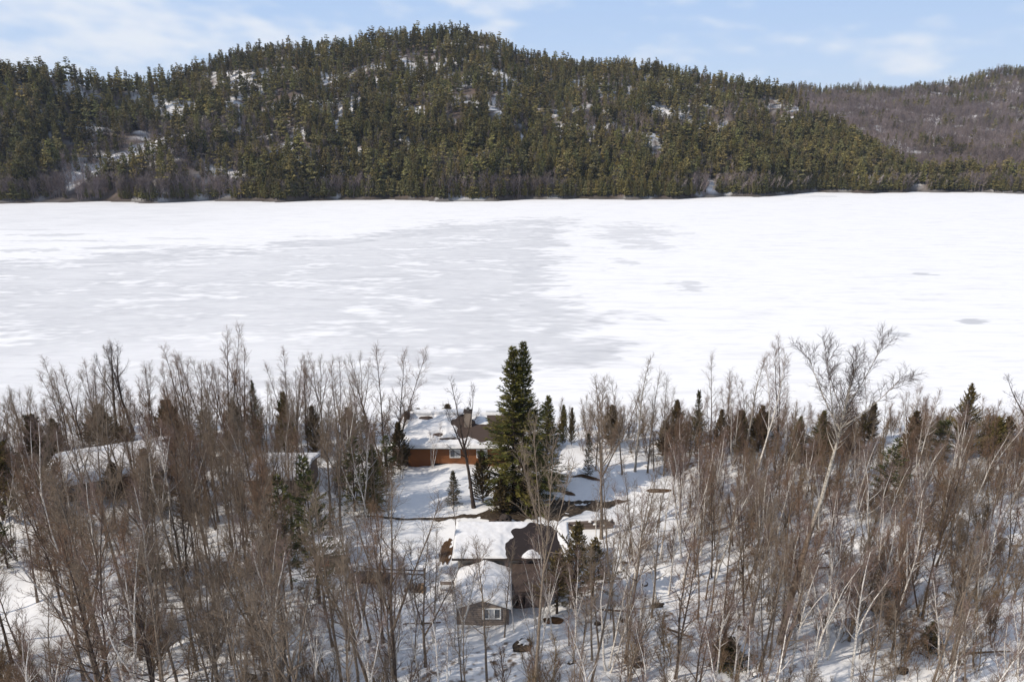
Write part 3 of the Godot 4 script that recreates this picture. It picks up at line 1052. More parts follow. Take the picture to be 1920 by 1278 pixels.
	for k in 4:
		scatter(grey, "leafless_trees", bares[k], M.far_branches, bare_where[k], bare_tint[k])


# ---------------------------------------------------------------- houses
func buildings() -> void:
	# brick house behind the tall spruce
	var h := thing("brick_house", "low red-brown brick house with stone chimney and snowy brown roof behind the tall spruce", "house", Vector3(-6.3, 2.5, -82.0))
	part("wall", boxed(Vector3(0.9, 1.45, 0), Vector3(14.6, 3.1, 9.0)), M.brick, h)
	part("foundation", boxed(Vector3(0.9, -0.3, 0), Vector3(14.4, 0.6, 8.9)), M.dark_boards, h)
	var porch := part("porch", boxed(Vector3(-7.6, 1.4, -0.8), Vector3(2.3, 2.95, 6.8)), M.dark_boards, h)
	for x in [-8.5, -7.5, -6.55]:
		part("post", boxed(Vector3(x, 1.4, 4.3), Vector3(0.22, 2.95, 0.22)), M.brick, porch)
	part("porch_floor", boxed(Vector3(-7.6, 0.05, 3.5), Vector3(2.4, 0.24, 1.9)), M.brown_boards, porch)
	part("railing", boxed(Vector3(-7.55, 0.95, 4.32), Vector3(1.8, 0.1, 0.08)), M.brown_boards, porch)
	for x in [-0.8, 2.55]:
		window(h, Vector3(x, 1.95, 4.5), 1.15, 0.95, 2, M.white_paint, [M.dark_glass, M.curtained_glass])
	part("door", boxed(Vector3(6.6, 1.1, 4.5), Vector3(0.95, 2.1, 0.08)), M.white_paint, h)
	part("vent", boxed(Vector3(-2.6, 0.35, 4.5), Vector3(1.8, 0.5, 0.06)), M.black_opening, h)
	var e := 3.05
	var A := Vector3(-8.9, e, 5.1)
	var B := Vector3(8.9, e, 5.1)
	var C := Vector3(7.6, e + 2.25, -0.4)
	var D := Vector3(-7.6, e + 2.25, -0.4)
	var A2 := Vector3(-8.9, e, -5.2)
	var B2 := Vector3(8.9, e, -5.2)
	var roof := part("roof", slab(A, B, C, D, 0.16), M.shingles, h)
	part("roof_side", slab(B2, A2, D + Vector3(0, -0.003, -0.005), C + Vector3(0, -0.003, -0.005), 0.16), M.shingles, roof)
	var hips := Mb.new()
	for s in [[A2, A, D], [B, B2, C]]:
		var f := hips.v.size()
		hips.v.append_array([s[0] + Vector3(0, -0.01, 0), s[1] + Vector3(0, -0.01, 0), s[2] + Vector3(0, -0.01, 0)])
		hips.ix.append_array([f, f + 2, f + 1])
	part("roof_end", hips.mesh(), M.shingles, roof)
	part("fascia", boxed(Vector3(0, e - 0.17, 5.06), Vector3(17.7, 0.2, 0.1)), M.trim_brown, roof)
	part("gutter", boxed(Vector3(0, e - 0.05, 5.17), Vector3(17.7, 0.12, 0.12)), M.white_paint, roof)
	var mask := func(u: float, v: float) -> float:
		var x := lerpf(-8.9, 8.9, u)
		var m := 0.7
		m = minf(m, Vector2((x - 3.6) / 4.1, (v - 0.44) / 0.27).length() - 1.0)
		m = minf(m, Vector2((x - 0.1) / 1.7, (v - 0.74) / 0.19).length() - 1.0)
		m = minf(m, Vector2((x + 3.2) / 0.9, (v - 0.36) / 0.07).length() - 0.8)
		m = minf(m, Vector2((x + 5.6) / 1.3, (v - 0.86) / 0.07).length() - 0.8)
		m = minf(m, Vector2((x + 1.6) / 1.6, (v - 0.24) / 0.06).length() - 0.75)
		if x > 2.6 and v > 0.6 and v < 0.95: m = minf(m, 0.25 - (x - 2.6) * 0.3)
		if v < 0.17: m = maxf(m, (0.17 - v) * 5.0)
		return m * 0.8
	part("roof_snow", roof_snow(A, B, D, C, 0.24, mask), M.roof_snow, roof)
	part("roof_snow", roof_snow(B2, A2, C, D, 0.22, func(u, v): return 0.5), M.roof_snow, roof)
	part("ridge_snow", roof_snow(D + Vector3(1, 0.1, 0.5), D + Vector3(8.5, 0.1, 0.5), D + Vector3(1, 0.1, -0.6), D + Vector3(8.5, 0.1, -0.6), 0.25, func(u, v): return 0.5), M.roof_snow, roof)
	var ch := part("chimney", boxed(Vector3(0.7, e + 2.0, 1.5), Vector3(0.95, 2.6, 0.8)), M.chimney_stone, roof)
	part("chimney_cap", boxed(Vector3(0.7, e + 3.36, 1.5), Vector3(1.1, 0.14, 0.95)), M.trim_brown, roof)
	part("flue", boxed(Vector3(0.7, e + 3.6, 1.5), Vector3(0.35, 0.4, 0.35)), M.metal, roof)
	part("small_chimney", boxed(Vector3(-7.2, e + 1.7, 0.6), Vector3(0.7, 2.3, 0.7)), M.trim_brown, roof)
	part("antenna", boxed(Vector3(4.2, e + 2.5, -0.4), Vector3(2.6, 0.04, 0.04)), M.metal, roof)

	# long house on the left, half hidden
	h = thing("long_house", "long dark-walled house under a snowy gable roof at the left edge", "house", Vector3(-47.4, 3.0, -73.6), deg_to_rad(24))
	part("wall", boxed(Vector3(0, 1.2, 0), Vector3(11.5, 2.9, 8.0)), M.dark_boards, h)
	for x in [-4.0, -1.0, 3.6]:
		window(h, Vector3(x, 1.5, 4.0), 1.3, 0.9, 2, M.brown_boards, [M.dark_glass])
	part("door", boxed(Vector3(1.3, 1.0, 4.0), Vector3(0.95, 2.05, 0.08)), M.brown_boards, h)
	gable_roof(h, 6.3, 4.9, 2.3, 1.7, M.shingles, func(u, v): return 0.55 - 0.7 * sm(0.75, 1.0, u) * sm(0.7, 1.0, v), func(u, v): return 0.5)

	# small neighbour between the two
	h = thing("small_house", "small brown house with flat snowy roof and snowy porch, between long house and brick house", "house", Vector3(-26.6, 3.2, -72.0))
	part("wall", boxed(Vector3(0, 0.9, 0), Vector3(6.2, 2.6, 5.6)), M.brown_boards, h)
	window(h, Vector3(-1.6, 1.2, 2.8), 1.2, 0.8, 2, M.white_paint, [M.dark_glass])
	part("door", boxed(Vector3(2.2, 0.95, 2.8), Vector3(0.9, 1.95, 0.08)), M.dark_boards, h)
	gable_roof(h, 3.5, 3.3, 2.2, 0.8, M.shingles, func(u, v): return 0.55, func(u, v): return 0.5)
	var pr := part("porch_roof", slab(Vector3(-1.5, 1.05, 4.9), Vector3(1.6, 1.05, 4.9), Vector3(1.6, 1.4, 3.05), Vector3(-1.5, 1.4, 3.05), 0.12), M.brown_boards, h)
	part("roof_snow", roof_snow(Vector3(-1.5, 1.05, 4.9), Vector3(1.6, 1.05, 4.9), Vector3(-1.5, 1.4, 3.06), Vector3(1.6, 1.4, 3.06), 0.22, func(u, v): return 0.5), M.roof_snow, pr)
	for x in [-1.35, 1.45]:
		part("post", boxed(Vector3(x, 0.3, 4.75), Vector3(0.14, 1.4, 0.14)), M.brown_boards, pr)

	# garage in the clearing
	h = thing("garage", "wide beige-sided garage with dark roof patch bared of snow, in the clearing", "garage", Vector3(0.0, 4.35, -54.0))
	var sidew := Mb.new()
	sidew.prism(PackedVector2Array([Vector2(-2.5, -0.6), Vector2(1.75, -0.6), Vector2(1.75, 3.3), Vector2(-2.5, 2.9)]), -4.7, 4.7)
	var gw := part("wall", sidew.mesh(), M.beige_siding, h)
	gw.rotation.y = PI / 2
	for y in 8:
		part("siding_board", boxed(Vector3(0, 0.55 + y * 0.3, 2.512), Vector3(9.38, 0.27, 0.03)), M.beige_siding, h)
	window(h, Vector3(0.95, 2.35, 2.53), 0.55, 0.6, 1, M.grey_brown_siding, [M.dark_glass])
	window(h, Vector3(1.75, 2.35, 2.53), 0.55, 0.6, 1, M.grey_brown_siding, [M.dark_glass])
	part("side_door", boxed(Vector3(3.6, 1.3, 2.53), Vector3(0.95, 2.1, 0.08)), M.white_paint, h)
	var bare := func(u: float, v: float) -> float:
		var x := lerpf(-5.2, 5.2, u)
		var m := 0.55
		var d := Vector2((x - 2.4) / 2.9, (v - 0.25) / 0.74).length() - 1.0
		if x > 2.4: d = maxf(d, Vector2((x - 2.4) / 1.9, (v - 0.25) / 0.74).length() - 1.0)
		m = minf(m, d * 1.6)
		m = maxf(m, 0.5 - Vector2((x - 1.7) / 0.75, (v - 0.06) / 0.2).length() * 0.5)
		return m
	var ga := Vector3(-5.2, 3.02, 3.0)
	var gb := Vector3(5.2, 3.02, 3.0)
	var gc := Vector3(5.2, 3.5, -2.0)
	var gd := Vector3(-5.2, 3.5, -2.0)
	var gr := part("roof", slab(ga, gb, gc, gd, 0.14), M.dark_shingles, h)
	part("fascia", boxed(Vector3(0, 2.93, 3.02), Vector3(10.4, 0.2, 0.05)), M.trim_brown, gr)
	part("roof_snow", roof_snow(ga, gb, gd, gc, 0.15, bare), M.roof_snow, gr)

	# gabled shed in front of it
	h = thing("gabled_shed", "small grey-brown gabled shed with white-framed window and snowy roof, in front of garage", "shed", Vector3(-2.35, 4.1, -48.75))
	var wl := Mb.new()
	wl.prism(PackedVector2Array([Vector2(-2.05, -0.3), Vector2(2.05, -0.3), Vector2(2.05, 2.22), Vector2(0, 2.92), Vector2(-2.05, 2.22)]), -2.6, 2.5)
	part("wall", wl.mesh(), M.grey_brown_siding, h)
	for y in 11:
		part("siding_board", boxed(Vector3(0, 0.14 + y * 0.19, 2.508), Vector3(4.08, 0.165, 0.03)), M.grey_brown_siding, h)
	part("sill_board", boxed(Vector3(0, -0.06, 2.52), Vector3(4.1, 0.16, 0.06)), M.dark_boards, h)
	for s in [-1, 1]:
		part("corner_board", boxed(Vector3(s * 2.04, 1.05, 2.5), Vector3(0.12, 2.2, 0.12)), M.brown_boards, h)
	window(h, Vector3(0.72, 1.45, 2.52), 1.3, 0.82, 3, M.white_paint, [M.dark_glass, M.curtained_glass, M.dark_glass])
	for s in [-1, 1]:
		var a := Vector3(s * 2.35, 2.16, 2.8)
		var b := Vector3(s * 2.35, 2.16, -2.6)
		var c := Vector3(0, 2.99, -2.6)
		var d := Vector3(0, 2.99, 2.8)
		var rf := part("roof", slab(a, b, c, d, 0.1) if s > 0 else slab(b, a, d, c, 0.1), M.dark_shingles, h)
		part("roof_snow", roof_snow(a, b, d, c, 0.2, func(u, v): return 0.5 - (0.9 * sm(0.9, 1.0, u) if v < 0.9 else 0.0)), M.roof_snow, rf)
		var bb := Mb.new()
		bb.box(Vector3.ZERO, Vector3(2.5, 0.13, 0.04), Transform3D(Basis(Vector3(0, 0, 1), -s * atan2(0.83, 2.35)), Vector3(s * 1.18, 2.53, 2.83)))
		part("barge_board", bb.mesh(), M.white_paint, rf)

	# lean-to beside the shed
	h = thing("lean_to", "dark brown lean-to with black doorway, between gabled shed and garage wall", "shed", Vector3(1.45, 4.15, -49.9))
	part("wall", boxed(Vector3(0, 0.95, 0), Vector3(2.7, 2.2, 2.8)), M.brown_boards, h)
	part("doorway", boxed(Vector3(-0.75, 0.7, 1.402), Vector3(0.8, 1.5, 0.03)), M.black_opening, h)
	for x in 6:
		part("board", boxed(Vector3(-0.2 + x * 0.27, 0.85, 1.405), Vector3(0.23, 1.95, 0.035)), M.brown_boards, h)
	part("roof", slab(Vector3(-1.45, 2.05, 1.75), Vector3(1.6, 2.05, 1.75), Vector3(1.6, 2.55, -1.4), Vector3(-1.45, 2.55, -1.4), 0.1), M.shingles, h)

	# little red shed behind the pines
	h = thing("red_shed", "little rust-red shed with snowy roof behind the dark pines left of clearing", "shed", Vector3(-16.9, 4.0, -55.6), deg_to_rad(8))
	part("wall", boxed(Vector3(0, 0.75, 0), Vector3(2.6, 1.7, 2.4)), M.old_red_boards, h)
	part("door", boxed(Vector3(0.3, 0.7, 1.21), Vector3(0.8, 1.4, 0.05)), M.brown_boards, h)
	gable_roof(h, 1.5, 1.5, 1.55, 0.65, M.shingles, func(u, v): return 0.5, func(u, v): return 0.5)


func gable_roof(h: Node3D, hx: float, hz: float, e: float, rise: float, mt: Material, front: Callable, back: Callable) -> void:   # ridge along x
	var A := Vector3(-hx, e, hz)
	var B := Vector3(hx, e, hz)
	var C := Vector3(hx, e + rise, 0)
	var D := Vector3(-hx, e + rise, 0)
	var A2 := Vector3(-hx, e, -hz)
	var B2 := Vector3(hx, e, -hz)
	var r := part("roof", slab(A, B, C, D, 0.14), mt, h)
	part("roof_side", slab(B2, A2, D + Vector3(0, 0, -0.004), C + Vector3(0, 0, -0.004), 0.14), mt, r)
	var g := Mb.new()
	g.prism(PackedVector2Array([Vector2(-hz + 0.5, e - 0.02), Vector2(hz - 0.5, e - 0.02), Vector2(0, e + rise - 0.18)]), -hx + 0.5, hx - 0.5)
	var gm := part("gable", g.mesh(), mt, r)
	gm.rotation.y = PI / 2
	part("fascia", boxed(Vector3(0, e - 0.1, hz + 0.012), Vector3(hx * 2.0, 0.18, 0.04)), M.trim_brown, r)
	part("roof_snow", roof_snow(A, B, D, C, 0.24, front), M.roof_snow, r)
	part("roof_snow", roof_snow(B2, A2, C, D, 0.24, back), M.roof_snow, r)


# ---------------------------------------------------------------- things in the yard
func draped(outline: Callable, t0: float, t1: float, n: int, k: int, lift: float) -> ArrayMesh:   # a strip laid over the ground; outline(t) gives its two edges
	var p := PackedVector3Array()
	for j in k:
		for i in n:
			var e: Array = outline.call(lerpf(t0, t1, float(i) / (n - 1)))
			var q: Vector2 = e[0].lerp(e[1], float(j) / (k - 1))
			p.append(Vector3(q.x, land(q.x, q.y) + lift, q.y))
	return grid_mesh(p, n, k)

func stone_mesh(sd: int, s: Vector3, snow: bool) -> ArrayMesh:
	var f := noise(sd, 0.9, 2)
	var p := PackedVector3Array()
	var nx := 15
	var ny := 8
	for j in ny:
		for i in nx:
			var th := (j / float(ny - 1)) * (PI * 0.5 if snow else PI * 0.62) + (0.0)
			var ph := -TAU * (i % (nx - 1)) / (nx - 1)
			var d := Vector3(sin(th) * cos(ph), cos(th), sin(th) * sin(ph))
			var r := 1.0 + 0.45 * f.get_noise_3d(d.x * 1.3, d.y * 1.3, d.z * 1.3)
			var q := d * r
			if snow:
				q = Vector3(q.x * 0.8, q.y * 0.55 + 0.62 + (-0.2 if j == ny - 1 else 0.0), q.z * 0.8 - 0.1)
			p.append(q * s)
	return grid_mesh(p, nx, ny)

func yard() -> void:
	# muddy drive
	var wob := noise(77, 0.25, 3)
	var drive := func(t: float) -> Array:
		var mid := Vector2(lerpf(-16.0, 13.4, t), curve([[0.0, -63.6], [0.45, -64.2], [0.7, -65.6], [1.0, -68.9]], t))
		var w := curve([[0.0, 0.03], [0.12, 0.16], [0.42, 0.4], [0.52, 1.15], [0.72, 1.5], [0.9, 0.8], [1.0, 0.04]], t)
		return [mid + Vector2(0, -w * (1.0 + wob.get_noise_1d(t * 90.0))), mid + Vector2(0, w * (1.0 + wob.get_noise_1d(t * 90.0 + 300.0)))]
	tag(put("driveway", draped(drive, 0.0, 1.0, 90, 7, 0.06), M.wet_asphalt), "", "", "", "structure")
	var bank_edge := func(t: float) -> Array:
		var x := lerpf(1.5, 10.5, t)
		var z := lerpf(-67.1, -68.9, t)
		var w := 0.55 * sin(PI * t) + 0.03
		return [Vector2(x, z - w * (0.6 + wob.get_noise_1d(t * 60.0))), Vector2(x, z + w * (0.7 + wob.get_noise_1d(t * 60.0 + 90.0)))]
	tag(put("road_edge", draped(bank_edge, 0.0, 1.0, 50, 5, 0.065), M.wet_asphalt), "", "", "", "structure")
	# patches the snow has left
	var spots := [[-6.3, -57.6, 0.7, 2.2, -0.5, "brown leaf-strewn bare patch in the snow left of the garage"], [9.0, -74.3, 1.9, 0.45, 0.2, "narrow bare strip of brown earth right of the tall spruce"], [17.0, -70.6, 1.5, 0.5, 0.0, "ochre grassy bare patch at the right end of the clearing"], [6.0, -70.5, 1.3, 0.35, 0.15, "thin dark bare streak in the snow above the driveway"], [3.3, -46.4, 0.9, 0.5, 0.0, "reddish leaf patch in the snow beside the lean-to"]]
	for s in spots:
		var blot := func(t: float) -> Array:
			var w: float = s[3] * sqrt(maxf(0.0, 1.0 - pow(2.0 * t - 1.0, 2.0))) + 0.01
			var x: float = s[0] + s[2] * (2.0 * t - 1.0)
			var z: float = s[1] + (2.0 * t - 1.0) * s[4] * s[2] * 2.0
			return [Vector2(x, z - w * (1.0 + 0.45 * wob.get_noise_2d(t * 9.0, s[0] * 9.0))), Vector2(x, z + w * (1.0 + 0.45 * wob.get_noise_2d(t * 9.0, s[0] * 9.0 + 70.0)))]
		tag(put("bare_ground", draped(blot, 0.0, 1.0, 36, 5, 0.05), M.dead_leaves), s[5], "", "", "structure")
	# dark boulder beside the drive
	var o := thing("boulder", "rounded dark grey boulder at the near edge of the driveway", "boulder", Vector3(-0.7, land(-0.7, -62.9) + 0.3, -62.9))
	part("stone", stone_mesh(81, Vector3(0.62, 0.72, 0.55), false), M.trim_brown, o)
	o = thing("fallen_log", "short dark log lying beside the rounded boulder at the driveway", "log", Vector3(-1.7, land(-1.7, -63.2) + 0.1, -63.2), 0.5)
	log_parts(o, 1.5, 0.16)
	# retaining wall of old timbers
	o = thing("timber_wall", "low brown timber retaining wall with snow lumps, right of the garage roof", "wall", Vector3(7.9, land(7.9, -61.9), -61.9), 0.12)
	for y in 3:
		for x in 3:
			part("timber", boxed(Vector3(-1.75 + x * 1.75 + (y & 1) * 0.15, 0.1 + y * 0.27, -y * 0.07), Vector3(1.7, 0.24, 0.26)), M.brown_boards, o)
	for x in 7:
		var sn := part("snow_lump", stone_mesh(90 + x, Vector3(0.16, 0.11, 0.14), false), M.snow, o)
		sn.position = Vector3(-2.2 + x * 0.72 + rng.randf_range(-0.15, 0.15), [0.86, 0.5, 0.28][x % 3], 0.1)
	# stacked firewood: every log a part
	for q in [[-12.4, -51.8, 13, 3, -0.08, "long low stack of brown firewood in the snow left of the gabled shed"], [-8.3, -50.9, 6, 2, -0.1, "short low stack of firewood nearest the gabled shed's left side"]]:
		o = thing("firewood_stack", q[5], "woodpile", Vector3(q[0], land(q[0], q[1]), q[1]), q[4])
		for y in q[3]:
			for x in q[2] - y:
				var lb := Mb.new()
				var r := rng.randf_range(0.13, 0.17)
				lb.tube(PackedVector3Array([Vector3(0, 0, -0.35), Vector3(0, 0, 0.35)]), PackedFloat32Array([r, r]), 8)
				lb.tube(PackedVector3Array([Vector3(0, 0, 0.35), Vector3(0, 0, 0.36)]), PackedFloat32Array([r, 0.005]), 8)
				var lg := part("log", lb.mesh(), [M.log_bark, M.brown_boards, M.log_wood][rng.randi() % 3], o)
				lg.position = Vector3((x + y * 0.5 - q[2] * 0.5) * 0.32, 0.14 + y * 0.27, rng.randf_range(-0.05, 0.05))
	# cut logs heap
	o = thing("cut_log_heap", "small heap of pale cut logs in front of the red shed", "woodpile", Vector3(-15.4, land(-15.4, -53.6), -53.6), 0.4)
	for k in 7:
		var lb := Mb.new()
		lb.tube(PackedVector3Array([Vector3(0, 0, -0.25), Vector3(0, 0, 0.25)]), PackedFloat32Array([0.16, 0.15]), 8)
		lb.tube(PackedVector3Array([Vector3(0, 0, 0.25), Vector3(0, 0, 0.26)]), PackedFloat32Array([0.15, 0.005]), 8)
		var lg := part("log", lb.mesh(), M.log_wood, o)
		lg.position = Vector3((k % 4) * 0.34 - 0.5, 0.15 + (k / 4) * 0.27, rng.randf_range(-0.1, 0.1))
		lg.rotation.y = rng.randf_range(-0.6, 0.6)
	# post and rail fence
	o = thing("rail_fence", "weathered brown rail fence between the firewood and the gabled shed", "fence", Vector3(-10.6, land(-10.6, -53.2), -53.2), -0.06)
	for k in 4:
		part("post", boxed(Vector3(-2.7 + k * 1.8, 0.45, 0), Vector3(0.13, 1.1, 0.13)), M.brown_boards, o)
	for y in [0.4, 0.8]:
		for k in 3:
			part("rail", boxed(Vector3(-1.8 + k * 1.8, y, 0.08), Vector3(1.78, 0.13, 0.05)), M.brown_boards, o)
	# snow-topped table left of the shed
	o = thing("garden_bench", "small pale bench with snow on top, left of the gabled shed", "bench", Vector3(-5.6, land(-5.6, -50.3), -50.3))
	part("seat", boxed(Vector3(0, 0.42, 0), Vector3(1.2, 0.07, 0.45)), M.grey_brown_siding, o)
	part("backrest", boxed(Vector3(0, 0.75, -0.24), Vector3(1.2, 0.3, 0.06)), M.grey_brown_siding, o)
	for x in [-0.5, 0.5]:
		for z in [-0.18, 0.18]:
			part("leg", boxed(Vector3(x, 0.2, z), Vector3(0.07, 0.4, 0.07)), M.grey_brown_siding, o)
	part("snow_cap", boxed(Vector3(0, 0.51, 0.02), Vector3(1.1, 0.1, 0.36)), M.snow, o)
	# the big rock with snow on it
	o = thing("snowy_rock", "large dark rock with a snow cap below the gabled shed", "rock", Vector3(0.85, land(0.85, -43.1), -43.1), 0.3)
	part("stone", stone_mesh(83, Vector3(0.8, 0.6, 0.6), false), M.rock, o)
	part("snow_cap", stone_mesh(84, Vector3(0.72, 0.6, 0.52), true), M.snow, o)
	# rocks and stumps that show through the snow of the right wood
	var places := []
	var tries := 0
	while places.size() < 44 and tries < 4000:
		tries += 1
		var z := rng.randf_range(-60.0, -37.0)
		var x := rng.randf_range(4.0, 38.0) if places.size() < 36 else rng.randf_range(-24.0, -8.0)
		var p := pixel(Vector3(x, land(x, z), z))
		if p.x < 10.0 or p.x > 1900.0 or p.y > 1270.0: continue
		var ok := true
		for q in places:
			if Vector2(q[0] - x, q[1] - z).length() < 1.6: ok = false
		for q in [[-2.3, -48.7, 4.5], [0.0, -56.0, 7.0], [1.5, -49.5, 3.0], [-12.0, -52.0, 5.0]]:
			if Vector2(q[0] - x, q[1] - z).length() < q[2]: ok = false
		if ok: places.append([x, z, p])
	places.sort_custom(func(a, b): return a[2].x < b[2].x)
	var tally := {}
	for k in places.size():
		var q: Array = places[k]
		var s := rng.randf_range(0.16, 0.36)
		o = thing("rock", "", "rock", Vector3(q[0], land(q[0], q[1]) - 0.05, q[1]), rng.randf() * TAU, "rocks showing through the snow")
		part("stone", stone_mesh(200 + k, Vector3(s * rng.randf_range(1.0, 2.0), s * 0.5, s), false), M.rock if k % 3 else M.log_bark, o)
		if k % 2 == 0:
			part("snow_cap", stone_mesh(300 + k, Vector3(s * 1.1, s * 0.5, s * 0.8), true), M.snow, o)
		var where := cell(q[2])
		var key: String = where + str(k % 2)
		tally[key] = tally.get(key, 0) + 1
		o.set_meta("label", "%s rock, %s from left %s" % ["snow-capped" if k % 2 == 0 else "bare dark", ordinal(tally[key]), where])
	# fallen stems
	var fallen := [[28.5, -54.5, 0.12, 3.0, "thin fallen trunk lying level in the snow among the right birches"], [8.9, -48.0, -0.1, 3.4, "thin fallen branch on the snow right of the cedars"], [22.0, -62.0, 0.3, 3.6, "fallen brown trunk in the snow left of the tall poplar's middle"], [13.5, -45.0, -0.5, 2.6, "fallen stem in the snow among the slender trees right of the shed"], [35.0, -42.0, 0.05, 4.0, "pale fallen birch stem at the lower right edge of the wood"], [-7.2, -46.0, 0.15, 3.0, "fallen branch on the snow left of the gabled shed's front"]]
	for f in fallen:
		o = thing("fallen_log", f[4], "log", Vector3(f[0], land(f[0], f[1]) + 0.1, f[1]), f[2])
		log_parts(o, f[3], 0.09)

func log_parts(o: Node3D, l: float, r: float) -> void:
	var b := Mb.new()
	b.tube(wander(Vector3(-l * 0.5, 0, 0), Vector3.RIGHT, l, 5, 0.0, 0.05, rng), taper(r, r * 0.6, 6), 7)
	part("stem", b.mesh(), M.log_bark, o)
	b = Mb.new()
	for k in 3:
		b.cone(Vector3(l * (-0.2 + 0.2 * k), r * 0.4, 0), Vector3(l * (-0.2 + 0.2 * k) + 0.25, 0.3 + r, rng.randf_range(-0.3, 0.3)), r * 0.3)
	part("branch_stub", b.mesh(), M.log_bark, o)


# ---------------------------------------------------------------- the near woods
func cell(p: Vector2) -> String:   # the landmark a spot of the wood is nearest to
	if p.y > 1215.0:
		if p.x < 420.0: return "along the bottom edge's left end"
		if p.x < 840.0: return "along the bottom edge, left of the shed"
		if p.x < 1130.0: return "along the bottom edge, below the shed"
		if p.x < 1500.0: return "along the bottom edge, below the tall poplar"
		return "along the bottom edge's right end"
	if p.y > 1030.0:
		if p.x < 430.0: return "in the left wood, below the long house"
		if p.x < 840.0: return "left of the gabled shed"
		if p.x < 1130.0: return "in front of the garage"
		if p.x < 1420.0: return "between the cedars and the tall poplar"
		if p.x < 1650.0: return "beside the tall poplar's trunk"
		return "in the right wood, below the dark spruce"
	if p.y > 900.0:
		if p.x < 420.0: return "in front of the long house"
		if p.x < 700.0: return "in front of the small house"
		if p.x < 1180.0: return "round the driveway"
		if p.x < 1480.0: return "at the clearing's right side"
		if p.x < 1700.0: return "round the dark spruce on the right"
		return "behind the right birches"
	if p.x < 330.0: return "by the lake behind the long house"
	if p.x < 640.0: return "by the lake behind the small house"
	if p.x < 960.0: return "beside the brick house"
	if p.x < 1260.0: return "by the lake, right of the tall spruce"
	if p.x < 1560.0: return "by the lake, left of the tall poplar's crown"
	return "by the lake, right of the tall poplar's crown"

